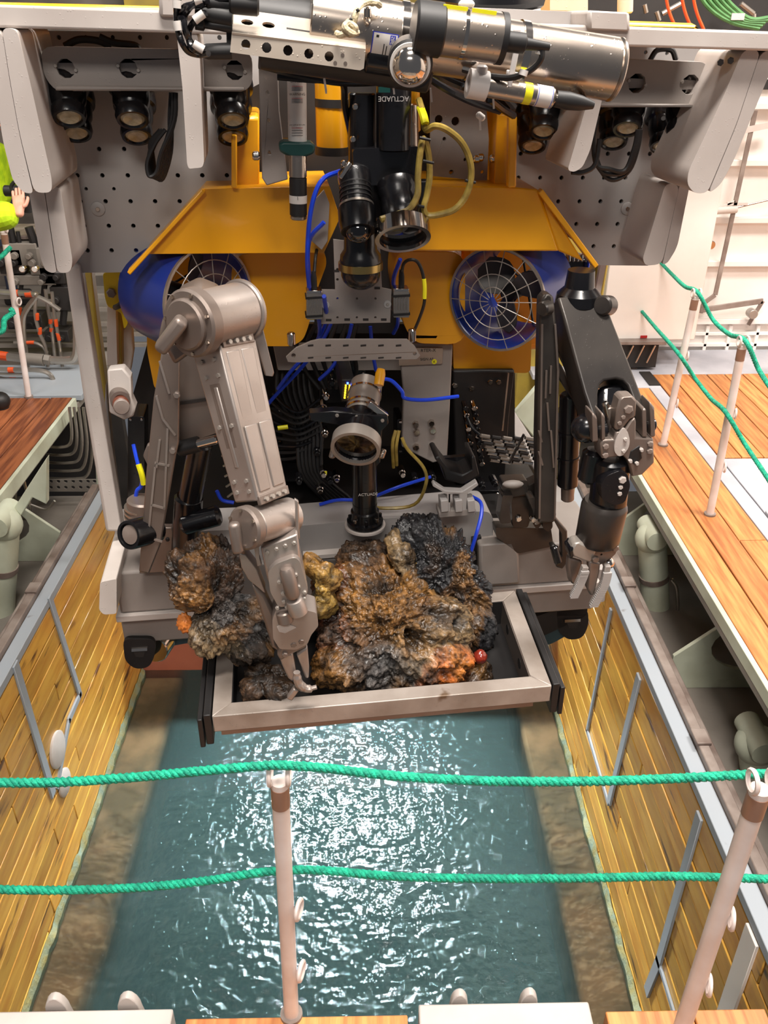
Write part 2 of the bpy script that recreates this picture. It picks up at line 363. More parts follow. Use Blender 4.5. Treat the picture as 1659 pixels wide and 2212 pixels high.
struct('floor', MB().box((-0.2, 3.2, -1.45), (5.2, 6.6, 0.06)), mat('dark_deep_water', S(34,54,58), 0.9, 0, S(30,48,52), 2, 0.5))
for sx, nm in ((XL+0.17, 'trim_1'), (XR-0.15, 'trim_2')):
    struct(nm, MB().box((sx, 3.1, -0.05-0.2), (0.34 if sx < 0 else 0.30, 5.1, 0.4)), M_ledge, bevel=0.03)
# timber lined pool walls, plank by plank
def wallplanks(name, x, sgn):
    w = struct(name, MB().box((x+sgn*0.09, 3.1, (RZ-0.62)/2), (0.08, 5.2, RZ+0.58)), M_dark)
    h = 0.148; n = 13
    for r in range(n):
        z = RZ-0.035-h*(r+0.5)
        cuts = [0.55, random.uniform(1.4, 2.6), random.uniform(3.2, 4.6), YE]
        for a, b in zip(cuts[:-1], cuts[1:]):
            off = random.uniform(0, 0.005)
            obj('plank', MB().box((x+sgn*(0.025+off), (a+b)/2, z), (0.05, b-a-0.006, h-0.011)), M_plankw, w, bevel=0.004, seg=1)
    return w
WL = wallplanks('wall_left', XL, -1); WR = wallplanks('wall_right', XR, 1)
# waterline growth
for nm, x, sg, par in (('waterline_growth', XL, 1, WL), ('waterline_growth', XR, -1, WR)):
    mb = MB(); n = 220
    for i in range(n+1):
        y = 0.6+(YE-0.6)*i/n; w = 0.02+0.022*abs(noise.noise(V((y*6, x, 0)))); t = 0.028+0.030*noise.noise(V((y*9, x, 5)))+0.012*noise.noise(V((y*31, x, 5)))
        mb.v += [V((x, y, -0.04)), V((x+sg*w, y, -0.04)), V((x+sg*w, y, 0.006+t*0.2)), V((x+sg*0.004, y, t+0.02))]
    for i in range(n):
        for k in range(3): mb.f.append((4*i+k, 4*i+k+1, 4*i+k+5, 4*i+k+4))
    obj(nm, mb, M_slime, par)
# flat metal bars screwed to the walls
def strip(par, x, sg, pts, wpx, m=M_bluegray, t=0.012):
    pl = XP(x)
    for (a, b) in zip(pts[:-1], pts[1:]):
        A = V(pl.hit(*a)); B = V(pl.hit(*b)); d = (B-A).normalized(); n = V((-d.y, d.x))*wpx/2; A = A-d*wpx/3; B = B+d*wpx/3
        obj('metal_bar', MB().prism(pl, [tuple(A-n), tuple(B-n), tuple(B+n), tuple(A+n)], sg*t, sg*-0.002), m, par, bevel=0.002, seg=1)
strip(WL, XL, 1, [(106,1292),(171,1500)], 0.05); strip(WL, XL, 1, [(171,1500),(147,1556),(122,1700)], 0.04)
strip(WL, XL, 1, [(32,1440),(112,1712)], 0.065)
strip(WR, XR, -1, [(1321,1318),(1270,1578)], 0.03); strip(WR, XR, -1, [(1270,1578),(1316,1735)], 0.03)
strip(WR, XR, -1, [(1381,1466),(1319,1728)], 0.06); strip(WR, XR, -1, [(1512,1768),(1425,2078),(1400,2140)], 0.06); strip(WR, XR, -1, [(1425,2078),(1465,2212)], 0.03)
strip(WR, XR, -1, [(1624,2030),(1562,2212)], 0.10, M_white)
pl = XP(XL)
for (x_, y_, r_) in ((122,1619,0.115), (137,1690,0.09)):
    a, b = pl.hit(x_, y_); c = pl.p(a, b, 0)
    obj('cover_plate', MB().lathe(c, (1,0,0), [(0, r_), (0.012, r_), (0.018, r_*0.9), (0.018, 0.001)], 28), M_white2, WL)
# rails on top of the pool walls and the shelf behind them
for nm, x, sg in (('trim_3', XL, -1), ('trim_4', XR, 1)):
    o = struct(nm, MB().box((x+sg*0.035, 3.1, RZ+0.0), (0.075, 5.1, 0.05)), M_bluegray, bevel=0.004)
    obj('steel_lip', MB().box((x+sg*0.10, 3.1, RZ+0.035), (0.05, 5.1, 0.05)).box((x+sg*0.17, 3.1, RZ-0.03), (0.03, 5.1, 0.05)), M_brownst, o, bevel=0.006)
    for y in (1.7, 3.0, 4.3): obj('cleat', MB().box((x+sg*0.10, y, RZ+0.065), (0.07, 0.10, 0.02)), M_brownst, o, bevel=0.004)
    s2 = struct(nm.replace('3','5').replace('4','6'), MB().box((x+sg*0.62, 3.3, RZ-0.30), (1.0, 5.6, 0.04)), M_steel)
    w2 = struct('wall_shelf_left' if sg < 0 else 'wall_shelf_right', MB().box((x+sg*1.12, 3.3, 1.64), (0.05, 6.4, 0.78)), M_green)
    for y in (2.35, 3.75, 5.15):                   # transverse web plates with a round cut-out
        pl = YP(y); xa = x+sg*0.22; xb = x+sg*1.1
        cx = (xa+xb)/2; hole = [(cx+0.24*math.cos(t*PI/10), 1.72+0.16*math.sin(t*PI/10)) for t in range(20)]
        obj('web_plate', MB().prism(pl, [(xa, RZ-0.28), (xb, RZ-0.28), (xb, DZ-0.10), (xb-sg*0.42, DZ-0.10), (xa, 1.66)], -0.012, 0.012, [hole]), M_green, w2, bevel=0.003)
# far end of the pool
struct('wall_end', MB().box(((XL+XR)/2, YE+0.06, -0.25), (XR-XL+0.4, 0.08, 2.5)), M_salmon)
struct('wall_end_frame', MB().box((XL+0.0, YE+0.02, 1.1), (0.10, 0.08, 1.5)).box((XR, YE+0.02, 0.8), (0.10, 0.12, 1.9)), M_green, bevel=0.01)
struct('floor_rear', MB().box((0.0, 7.7, 0.96), (4.6, 4.0, 0.06)), M_steel)
# decks
def deck(name, x0, x1, y0, y1, widths, m, par_m=M_steel):
    d = struct(name, MB().box(((x0+x1)/2, (y0+y1)/2, DZ-0.075), (x1-x0, y1-y0, 0.05)), par_m)
    return d
def planks(par, x, y0, y1, w, m, n=1, cuts=True, dirn=1):
    for i in range(n):
        ys = [y0] + ([random.uniform(y0+0.8, y1-0.8)] if cuts and y1-y0 > 2.2 else []) + [y1]
        for a, b in zip(ys[:-1], ys[1:]):
            dz = random.uniform(-0.0015, 0.0015)
            obj('deck_plank', MB().box((x+dirn*w*(i+0.5), (a+b)/2, DZ-0.025+dz), (w-0.007, b-a-0.005, 0.05)), m, par, bevel=0.003, seg=1)
DR = deck('floor_right', DXR, 5.2, 0.4, 7.35, None, None)
planks(DR, DXR+0.03, 0.4, 6.75, 0.16, M_plankr, 3)
obj('edge_board', MB().box((DXR+0.012, 3.6, DZ-0.03), (0.028, 6.3, 0.07)), M_green, DR, bevel=0.003)
obj('edge_channel', MB().box((DXR+0.20, 3.6, DZ-0.14), (0.10, 6.3, 0.10)), M_green, DR)
obj('grey_joint_strip', MB().box((DXR+0.56, 3.6, DZ-0.02), (0.10, 6.3, 0.045)), M_floorgrey, DR, bevel=0.003)
x = DXR+0.62; k = 0
yh0, yh1 = PZ(1540,1125,DZ).y, PZ(1540,990,DZ).y
for i in range(18):
    planks(DR, x, yh1+0.01, 6.75, 0.15, M_plankr, 1); planks(DR, x, 0.4, yh0-0.01, 0.15, M_plankr, 1); x += 0.15
obj('steel_hatch', MB().box((DXR+0.62+1.35, (yh0+yh1)/2, DZ-0.02), (2.7, yh1-yh0-0.02, 0.045)), M_floorgrey, DR, bevel=0.004)
obj('steel_hatch', MB().box((DXR+0.62+1.35, yh0+0.06, DZ+0.006), (2.7, 0.06, 0.02)), M_floorgrey, DR, bevel=0.004)
obj('grey_walkway', MB().box((3.3, 7.05, DZ-0.02), (3.9, 0.6, 0.045)).box((2.05, 6.62, DZ-0.012), (0.55, 0.36, 0.04)), M_floorgrey, DR, bevel=0.004)
obj('drain_slot', MB().box((2.28, 6.62, DZ+0.012), (0.09, 0.30, 0.012)), M_dark, DR)
DL = deck('floor_left', -5.8, DXL, 0.4, 9.8, None, None)
planks(DL, DXL-0.03, 0.4, 6.32, 0.17, M_plankl, 4, dirn=-1)
obj('edge_board', MB().box((DXL-0.012, 3.35, DZ-0.045), (0.028, 5.9, 0.10)), M_green, DL, bevel=0.003)
obj('edge_channel', MB().box((DXL-0.16, 3.35, DZ-0.16), (0.10, 5.9, 0.12)), M_green, DL)
obj('grey_joint_strip', MB().box((DXL-0.87, 3.35, DZ-0.015), (0.30, 6.2, 0.045)), M_bluegray, DL, bevel=0.003)
obj('grey_walkway', MB().box((-3.4, 6.7, DZ-0.015), (2.3, 0.70, 0.045)), M_bluegray, DL, bevel=0.003)
planks(DL, DXL-1.05, 0.4, 6.32, 0.17, M_plankr, 8, dirn=-1)
# near deck edge
DF = struct('floor_front', MB().box((-0.25, 0.66, DZ-0.10), (4.2, 1.58, 0.06)), M_steel)
yf = PZ(640,2196,DZ).y
def fx(px, py=2200): return PZ(px, py, DZ).x
for a, b in ((400,640),(640,882),(1310,1500),(1500,1662)):
    obj('deck_plank', MB().box(((fx(a)+fx(b))/2, yf-0.075, DZ-0.03), (abs(fx(b)-fx(a))-0.004, 0.15, 0.06)), M_plankr, DF, bevel=0.004)
for a, b in ((-30,372),(905,1278)):
    obj('steel_coaming', MB().box(((fx(a)+fx(b))/2, yf-0.02, DZ-0.04), (abs(fx(b)-fx(a)), 0.09, 0.10)), M_gray, DF, bevel=0.006)
for q in range(3): obj('deck_plank', MB().box((-0.25, yf-0.24-0.16*q, DZ-0.03), (4.0, 0.153, 0.055)), M_plankr, DF, bevel=0.004)
for px_, r_ in ((115,0.034),(272,0.034),(996,0.026),(1150,0.026)):
    c = PZ(px_, 2200, DZ)
    pl = Pl((c.x, yf+0.045, DZ-0.02), (1,0,0), (0,0,1), (0,1,0))
    ou = [(-r_*1.25, -0.06), (r_*1.25, -0.06)]+[(r_*math.cos(t*PI/8), 0.0+r_*2.1*math.sin(t*PI/8)) for t in range(9)]
    obj('hook_lug', MB().prism(pl, ou, -0.012, 0.012), M_gray, DF, bevel=0.003)

# hydraulic cylinders below the decks
def pcyl(px0, py0, px1, py1, y, r, lab, side):
    A, B = PY(px0, py0, y), PY(px1, py1, y)
    t = thing('hydraulic_cylinder', (B.x, B.y, min(A.z, B.z)), lab, 'cylinder')
    obj('barrel', MB().ccyl(A+(B-A)*0.08, B, r), M_green, t)
    obj('end_cap', MB().sphere(A+(B-A)*0.05, r*1.18, 20, 12).cyl(A+V((side*0.0,-r*1.3,0)), A+V((0,r*1.3,0)), r*0.7), M_green, t)
    obj('foot', MB().ccyl(B-(A-B).normalized()*0.005, B-(A-B).normalized()*0.12, r*1.02), M_dark, t)
    obj('collar', MB().ring(A+(B-A)*0.35, A+(B-A)*0.39, r*1.06, r*0.98), M_brownst, t)
    d = V((side*r*1.25, -r*0.6, 0)); obj('side_pipe', MB().tube([A+(B-A)*0.36+d*0.9, A+(B-A)*0.45+d*1.15, A+(B-A)*0.8+d*1.1, B+d*0.8], 0.011, 8), M_pipe, t)
    return t
pcyl(1408,1150,1420,1395,4.55,0.088,'pale hydraulic cylinder under the right deck beside the black gripper hand',1)
pcyl(1632,1592,1662,1890,3.1,0.088,'pale hydraulic cylinder under the right deck behind the tilted near post',1)
pcyl(8,1118,-6,1392,4.55,0.095,'pale hydraulic cylinder under the left deck at the picture edge',-1)

# ---------------------------------------------------------------- stanchions and ropes
def stanchion(base, top, r, lab, ring=True, tape=True, extra=(0.5, 0.22)):
    t = thing('railing_post', base, lab, 'post'); base, top = V(base), V(top); ax = (top-base)
    p = obj('pole', MB().ccyl(base, top, r, 0.003), M_post, t)
    if tape: obj('tape_band', MB().ring(top-ax.normalized()*0.085, top-ax.normalized()*0.02, r*1.06, r*0.9), M_tape, t)
    obj('base_socket', MB().ring(base-V((0,0,0.01)), base+V((0,0,0.012)), r*1.5, r*0.9), M_brownst, t)
    def eye(c, n):
        rr = 0.026; a = n.normalized(); b = V((0,0,1)); pts = [c+(a*math.cos(q)+b*math.sin(q))*rr for q in [2*PI*j/16 for j in range(17)]]
        obj('eyelet', MB().tube(pts, 0.006, 6, sub=1), M_post, t)
    if ring:
        eye(top+V((-0.022,0,0.02)), V((0,1,0.0))); eye(top+V((0.022,0,0.02)), V((0,1,0)))
    for e in extra:
        c = base+ax*e+V((r+0.012, 0.0, 0)); eye(c, V((0.25,1,0)))
    return t
yb = yf-0.03
A = PZ(628, 2218, DZ); PB0 = V((A.x, yf+0.004, DZ)); PT0 = PY(604, 1685, yf+0.004)
stanchion(PB0, PT0, 0.0215, 'painted post in the middle of the near deck edge holding the two ropes')
B1 = PZ(1458, 2260, DZ); PB1 = V((B1.x, B1.y, DZ)); PT1 = PY(1643, 1702, B1.y); PT1 = PT1
PB1 = PY(1460, 2260, B1.y)
stanchion(PB1, PT1, 0.0235, 'thick tilted post at the right of the near deck edge', extra=(0.55, 0.28))
RPOST = []
for (bx, by, tx, ty, lab) in ((1533,1112,1604,745,'white post on the right deck nearest the camera of the three'),
                        (1432,962,1503,640,'middle white post of three on the right deck'),
                        (1368,795,1425,565,'farthest white post on the right deck by the white locker')):
    b = PZ(bx, by, DZ); t_ = PY(tx, ty, b.y); stanchion(b, t_, 0.0225, lab, extra=(0.62, 0.3)); RPOST.append((b, t_))
b = PZ(62, 858, DZ); t_ = PY(8, 500, b.y); stanchion(b, t_, 0.0225, 'white post on the left deck in front of the pipework', extra=(0.6,))
LPOST = (b, t_)
def rope(pts, r, lab, pitch=0.045, grp=None, name='rope'):
    P = cat(pts, 26); mb = MB(); acc = 0; strands = [[], [], []]; a = None
    D = [0]
    for i in range(1, len(P)): D.append(D[-1]+(P[i]-P[i-1]).length)
    n = max(8, int(D[-1]/0.008)); Q = []; j = 0
    for i in range(n+1):
        s_ = D[-1]*i/n
        while j < len(D)-2 and D[j+1] < s_: j += 1
        u = (s_-D[j])/max(1e-9, D[j+1]-D[j]); Q.append((P[j].lerp(P[j+1], u), s_))
    for i, (p, s_) in enumerate(Q):
        t = (Q[min(i+1, n)][0]-Q[max(i-1, 0)][0]).normalized()
        if a is None: a = t.orthogonal().normalized()
        a = (a-t*a.dot(t)).normalized(); b_ = t.cross(a)
        for k in range(3):
            an = 2*PI*(s_/pitch+k/3); strands[k].append(p+(a*math.cos(an)+b_*math.sin(an))*r*0.52)
    for k in range(3): mb.tube(strands[k], r*0.58, 6, sub=1)
    o = obj(name, mb, M_rope, fix=False, ang=80); return tag(o, lab, 'rope', grp)
yr = yf-0.012
def rp(*l): return [PY(x, y, yr) for x, y in l]
rope(rp((-60,1690),(120,1690),(300,1678),(450,1664),(560,1655),(604,1653),(700,1659),(850,1676),(1050,1687),(1250,1688),(1450,1682),(1600,1674),(1720,1668)), 0.0115, 'green rope strung through the top rings of the near posts')
yr = yf+0.028
rope(rp((-60,1920),(120,1923),(300,1917),(450,1902),(560,1885),(645,1879),(720,1882),(850,1893),(1050,1898),(1250,1897),(1450,1893),(1600,1897),(1720,1902)), 0.0115, 'green rope strung at half height of the near posts')
P_ = [RPOST[2][1]+V((0,0,0.0)), RPOST[1][1]+V((0.0,-0.02,0.03)), RPOST[0][1]+V((0,-0.02,0.03))]
rope([P_[0], PY(1455,596,RPOST[2][0].y*0.7+RPOST[1][0].y*0.3), PY(1480,619,RPOST[2][0].y*0.3+RPOST[1][0].y*0.7), P_[1], PY(1540,690,5.3), PY(1575,722,4.95), P_[2], PY(1640,800,4.3), PY(1680,860,4.0)], 0.013, 'green rope along the tops of the right deck posts')
def half(i, px, py): return PY(px, py, RPOST[i][0].y-0.03)
rope([half(2,1386,672), PY(1420,712,6.2), half(1,1464,762), PY(1500,815,5.3), PY(1535,860,4.95), half(0,1567,890), PY(1610,960,4.25), PY(1670,1050,3.9)], 0.013, 'green rope at half height along the right deck posts')
rope([PY(-30,570,5.9), PY(-5,560,6.0), PY(10,547,6.1), PY(22,535,6.2)], 0.016, 'short green rope at the top of the left deck post')
rope([PY(-25,720,5.9), PY(5,715,6.0), PY(10,690,6.1), PY(28,676,6.15), PY(22,668,6.15)], 0.02, 'green rope end knotted to the left deck post')

# ---------------------------------------------------------------- far right: white ribbed wall, locker, door gear
YW = 7.38
WB = struct('wall_back', MB().box((3.6, YW+0.05, 5.0), (6.0, 0.1, 6.0)), M_white)
WB2 = struct('wall_back_left', MB().box((-3.2, 9.95, 5.0), (5.4, 0.1, 6.4)), mat('dark_grey_bulkhead_paint', S(120,112,104), 0.6, 0, S(84,78,72), 1.5, 0.7))  # bulkhead painted dark grey, mottled
WB3 = struct('wall_back_middle', MB().box((0.2, 9.6, 5.0), (5.0, 0.1, 6.4)), M_olive)
struct('wall_side_right', MB().box((6.4, 4.0, 5.0), (0.1, 9.0, 6.0)), M_white)
struct('wall_side_left', MB().box((-5.9, 5.2, 5.0), (0.1, 9.6, 6.0)), M_steel)
pl = YP(YW)
for py in (228, 350, 473, 566, 690):
    z = pl.p(*pl.hit(1600, py)).z
    obj('rib', MB().box((4.2, YW-0.035, z), (4.6, 0.07, 0.045)), M_white, WB, bevel=0.004)
for py in (718, 742, 768): 
    z = pl.p(*pl.hit(1600, py)).z; obj('rib', MB().box((4.2, YW-0.02, z), (4.6, 0.04, 0.03)), M_white, WB, bevel=0.004)
for px_ in (1520, 1569, 1628, 1690):
    xw = pl.p(*pl.hit(px_, 740)).x; z0 = pl.p(*pl.hit(1600, 770)).z; z1 = pl.p(*pl.hit(1600, 700)).z
    obj('rib', MB().box((xw, YW-0.02, (z0+z1)/2), (0.03, 0.04, z1-z0)), M_white, WB, bevel=0.004)
obj('kick_strip', MB().box((4.2, YW-0.05, PY(1600,780,YW).z), (4.6, 0.05, 0.05)), M_brownst, WB)
b0, b1 = PY(1600,190,YW-0.05), PY(1660,150,YW-0.05)
obj('dark_slot', MB().box((b0.x+1.0, YW-0.02, PY(1640,182,YW).z), (2.0, 0.04, 0.07)), M_dark, WB)
# latch linkage on the wall
t = thing('door_latch_linkage', PY(1545,720,YW-0.1), 'grey steel latch rods and levers on the white ribbed wall', 'latch')
q = lambda x, y: PY(x, y, YW-0.12)
obj('long_rod', MB().beam(q(1632,238), q(1545,637), 0.035, 0.02, (1,0,0)), M_brownst, t, bevel=0.003)
obj('lever', MB().beam(q(1545,637), q(1520,655), 0.035, 0.02, (1,0,1)).beam(q(1520,655), q(1513,676), 0.035, 0.02, (1,0,0)), M_brownst, t, bevel=0.003)
obj('lever', MB().beam(q(1513,670), q(1648,650), 0.045, 0.02, (0,0,1)).beam(q(1648,650), q(1616,702), 0.03, 0.02, (1,0,0)), M_brownst, t, bevel=0.003)
obj('pivot', MB().ccyl(q(1620,674), q(1620,674)+V((0,-0.08,0)), 0.04), M_bolt, t)
obj('diagonal_stay', MB().beam(q(1590,285), q(1670,268), 0.045, 0.03, (0,0,1)), M_white2, t)
obj('thin_stay', MB().cyl(q(1545,460), q(1690,425), 0.008), M_chrome, t)
obj('clamp', MB().ccyl(q(1545,455), q(1592,452), 0.03).beam(q(1552,450), q(1588,434), 0.02, 0.02, (0,0,1)).beam(q(1570,440), q(1615,440), 0.025, 0.02,(0,0,1)), M_white2, t, bevel=0.003)
obj('bolt', MB().ccyl(q(1537,530)+V((0,0.05,0)), q(1537,530), 0.035), M_chrome, t)
# white locker
def lk(px, py): return PY(px, py, 6.85)
t = thing('wall_locker', lk(1420,735), 'tall white steel locker standing behind the right deck posts', 'locker')
a, b, c_ = lk(1296,735), lk(1500,735), lk(1530,330)
obj('cabinet_body', MB().box(((a.x+b.x)/2, 7.1, (a.z+6.4)/2), (b.x-a.x, 0.5, 6.4-a.z)), M_white, t, bevel=0.006)
obj('red_sticker', MB().box(V((PY(1391,728,6.84).x, 6.845, PY(1391,728,6.84).z)), (0.055, 0.004, 0.022)), M_red, t)
t = thing('floor_box', lk(1375,795), 'dark open steel box under the white locker', 'box')
c = lk(1375,765); obj('box_body', MB().box((c.x, 6.98, c.z), (0.34, 0.3, 0.22)), M_dark, t, bevel=0.004)
obj('box_rim', MB().box((c.x, 6.94, c.z+0.12), (0.42, 0.34, 0.03)), M_brownst, t, bevel=0.004)
for k in range(3): obj('tool_handle', MB().cyl((c.x-0.1+0.09*k, 6.81, c.z-0.06), (c.x-0.05+0.09*k, 6.81, c.z+0.09), 0.009), M_chrome, t)
struct('wall_pillar', MB().box((PY(1255,700,7.0).x, 7.2, 4.0), (0.30, 0.25, 4.6)).box((PY(1180,900,7.0).x, 7.0, 2.6), (0.6,0.1,1.6)), M_olive, bevel=0.01)
# diamond shaped white bracket seen through the frame
t = obj('wall_plate', MB().px(YP(5.3), [(1110,893),(1165,828),(1200,830),(1200,965),(1165,962)], 0, 0.05), M_green, bevel=0.01); tag(t, 'pale angular plate seen between the yellow block and the dark arm', 'bracket')

# cables above the vehicle, top right
def cab(pts, y, r, m, lab, nm='cable'):
    return tag(obj(nm, MB().tube([PY(x_, y_, y) for x_, y_ in pts], r, 8), m), lab, 'cable')
for k in range(5):
    cab([(1500+13*k,-60),(1512+13*k,-10),(1540+14*k,25),(1585+10*k,50-2*k),(1640+6*k,62-6*k)], 5.0, 0.011, M_greencab, ['leftmost','second from left','middle','fourth from left','rightmost'][k]+' green cable of the bundle hanging above the right end', 'cable')['group'] = 'green cables in the top right corner'
for k, (x_, lb) in enumerate(((1441,'leftmost'),(1475,'middle'),(1500,'rightmost'))):
    cab([(x_-6,-60),(x_-2,-5),(x_+6,30),(x_+20,64)], 4.8, 0.008, M_otape, lb+' of three orange cables above the right end of the top bar')
# dark clutter wall behind the cables
t = thing('cable_tray', PY(1500,90,5.6), 'dark cable tray full of fittings behind the orange and green cables', 'cable tray')
c = PY(1520,20,5.6); obj('tray_back', MB().box((c.x+0.25, 5.7, c.z+0.25), (1.9, 0.06, 0.85)), M_dark, t)
for (x_, y_, x2, y2) in ((1392,10,1396,28),(1430,30,1470,8),(1600,8,1628,30),(1628,30,1628,60),(1545,5,1575,30),(1418,25,1424,45)):
    obj('fitting', MB().cyl(PY(x_,y_,5.55), PY(x2,y2,5.55), 0.014, seg=8), M_pipe, t)
t = obj('bracket_arm', MB().beam(PY(1578,36,5.0), PY(1606,36,5.0), 0.03, 0.03, (0,0,1)), M_white2); tag(t, 'short white rod beside the green cables', 'rod')

# ---------------------------------------------------------------- far left: pipework with orange tape
YPp = 7.0
t = thing('pipe_rack', PY(80,840,YPp), 'stainless pipework with orange tape bands behind the left deck', 'pipework')
def pipe(pts, r, y=YPp, tapes=()):
    o = obj('pipe', MB().tube([PY(a, b, y) for a, b in pts], r, 8), M_pipe, t)
    for (x_, y_, dx, dy) in tapes:
        A, B = PY(x_-dx, y_-dy, y), PY(x_+dx, y_+dy, y); obj('tape_band', MB().cyl(A, B, r*1.12, seg=10), M_otape, o)
pipe([(-20,628),(20,632),(68,634),(78,640),(60,665),(50,690),(52,740),(60,800)], 0.024, tapes=((36,633,4,0),(62,635,7,0)))
pipe([(70,636),(100,650),(130,670)], 0.02)
pipe([(78,640),(76,680),(86,720),(100,760),(108,845)], 0.015, tapes=((80,684,0,7),(86,715,0,7)))
pipe([(98,625),(104,670),(110,700),(116,750),(125,845)], 0.015, 7.1, tapes=((109,694,0,5),(111,712,0,4)))
pipe([(112,630),(118,680),(128,740),(142,850)], 0.014, tapes=((121,697,1,8),(126,727,2,8)))
pipe([(40,640),(42,690),(48,760)], 0.016, 7.1, tapes=((42,672,0,8),(47,704,0,8)))
pipe([(30,740),(70,740),(90,747),(102,762)], 0.014, tapes=((66,740,8,0),))
pipe([(-20,767),(10,770),(60,776),(100,777),(150,778),(163,768),(166,740),(165,690),(160,600)], 0.034, 6.9, tapes=((8,769,8,1),))
pipe([(-20,795),(20,799),(70,799),(100,804),(114,818),(120,845)], 0.02, 6.7, tapes=((24,799,6,0),))
pipe([(-20,807),(40,808),(60,808)], 0.012, 6.7)
pipe([(-20,812),(10,818),(30,819),(90,822)], 0.015, 6.75, tapes=((28,819,7,0),))
for (x_, y_) in ((47,582),(74,582)):
    g = obj('pressure_gauge', MB().ccyl(PY(x_,y_,6.9), PY(x_,y_,6.9)+V((0,0.05,0)), 0.026), M_chrome, t)
    obj('gauge_face', MB().cyl(PY(x_,y_,6.9)-V((0,0.002,0)), PY(x_,y_,6.9), 0.02), M_label, g)
for (x_,y_,w_,h_) in ((60,545,0.22,0.18),(95,560,0.2,0.22),(30,560,0.2,0.2),(120,590,0.2,0.14),(75,600,0.4,0.08),(150,640,0.25,0.2),(95,790,0.5,0.1),(140,800,0.3,0.16),(60,690,0.3,0.12),(130,720,0.2,0.1)):
    c = PY(x_, y_, 7.35); obj('valve_block', MB().box(c, (w_, 0.18, h_)).cyl(c+V((-w_*0.3,-0.1,0)), c+V((-w_*0.3,-0.15,0)), 0.03, seg=10).cyl(c+V((w_*0.25,-0.1,0)), c+V((w_*0.25,-0.17,0)), 0.025, seg=10), M_steel if (x_+y_)%2 else M_dark, t, bevel=0.006)
c = PY(80,768,6.9); obj('pipe_coupling', MB().cyl(PY(55,775,6.88), PY(95,778,6.88), 0.05).cyl(PY(96,776,6.88), PY(108,778,6.88), 0.045, seg=6), M_steel, t)
for py in (590, 640, 668, 700, 722, 745):
    c = PY(110, py, 7.55); obj('wall_rail', MB().box((c.x, 7.55, c.z), (3.0, 0.06, 0.03)), M_steel, t)
for (px_, py0, py1, w_) in ((20,480,600,0.05),(38,500,640,0.03),(62,490,560,0.06),(88,500,640,0.04),(130,560,700,0.05)):
    A, B = PY(px_, py0, 7.3), PY(px_+6, py1, 7.3); obj('hose', MB().tube([A, (A+B)/2+V((0.03,0,0)), B], w_*0.6, 8), M_blackm, t)
# white shelf above the pipework
tag(obj('wall_shelf', MB().box(V((PY(10,498,7.6).x, 7.6, PY(10,500,7.6).z)), (1.5, 0.5, 0.03)), M_brownst, bevel=0.004), 'narrow grey shelf behind the pipework under the lime sleeve', 'shelf')
# lower pipework seen under the left deck
t = thing('pipe_bundle', PY(150,1035,5.6), 'bent thin steel pipes running under the left deck', 'pipework')
for k in range(5):
    x0_, w_ = 118+16*k, 20+8*k
    pts = [(100, 965+17*k), (130+8*k, 966+17*k), (150+10*k, 960+16*k), (155+11*k, 935+8*k), (150+10*k, 880)]
    obj('pipe', MB().tube([PY(a, b, 5.9+0.05*k) for a, b in pts], 0.012, 8), M_pipe, t)
obj('pipe', MB().tube([PY(a, b, 5.2) for a, b in ((34,1060),(36,1110),(58,1120),(66,1100),(52,1040))], 0.010, 8), M_pipe, t)
obj('pipe', MB().tube([PY(a, b, 5.2) for a, b in ((66,1090),(100,1100),(118,1082))], 0.008, 8), M_pipe, t)
hs = [(x_, 1044+dy, 4) for x_ in (110,126,142,158,174,190,204) for dy in (-4, 9)]
obj('perforated_tray', MB().px(YP(5.9), [(98,1036),(212,1036),(212,1062),(100,1062)], 0, 0.01, hs), M_steel, t)
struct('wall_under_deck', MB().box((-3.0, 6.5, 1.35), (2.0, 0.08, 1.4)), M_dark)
struct('wall_pool_corner', MB().px(YP(5.74), [(182,860),(196,860),(216,1015),(236,1215),(205,1215),(218,1150),(210,1100),(205,1000)], 0, 0.12), M_green, bevel=0.012)
# bracket plate under the left deck edge
tag(obj('deck_bracket', MB().px(YP(4.6), [(30,1098),(100,990),(100,1090),(70,1075),(45,1115)], 0, 0.06), M_green, bevel=0.006), 'pale green bracket plate under the left deck edge', 'bracket')
# flood lamp behind the vehicle, mirrored in the water
t = thing('flood_lamp', (-0.35, 7.25, 3.0), 'white flood lamp on a stand at the far end of the pool behind the vehicle', 'lamp')
obj('lamp_housing', MB().box((-0.35, 7.32, 3.35), (1.0, 0.12, 0.62)), M_blackm, t, bevel=0.01)
obj('lamp_panel', MB().box((-0.35, 7.25, 3.35), (0.92, 0.02, 0.54)), M_lamp, t)
area('flood_lamp_light', (-0.35, 7.22, 3.35), (-0.15, 4.0, -0.1), 0.60, 0.36, 270, (0.86,0.95,1.0), 60)
obj('lamp_foot', MB().box((-0.35, 7.34, 1.02), (0.6, 0.4, 0.06)), M_steel, t)
obj('lamp_stand', MB().box((-0.35, 7.34, 2.02), (0.08, 0.08, 2.05)), M_steel, t)
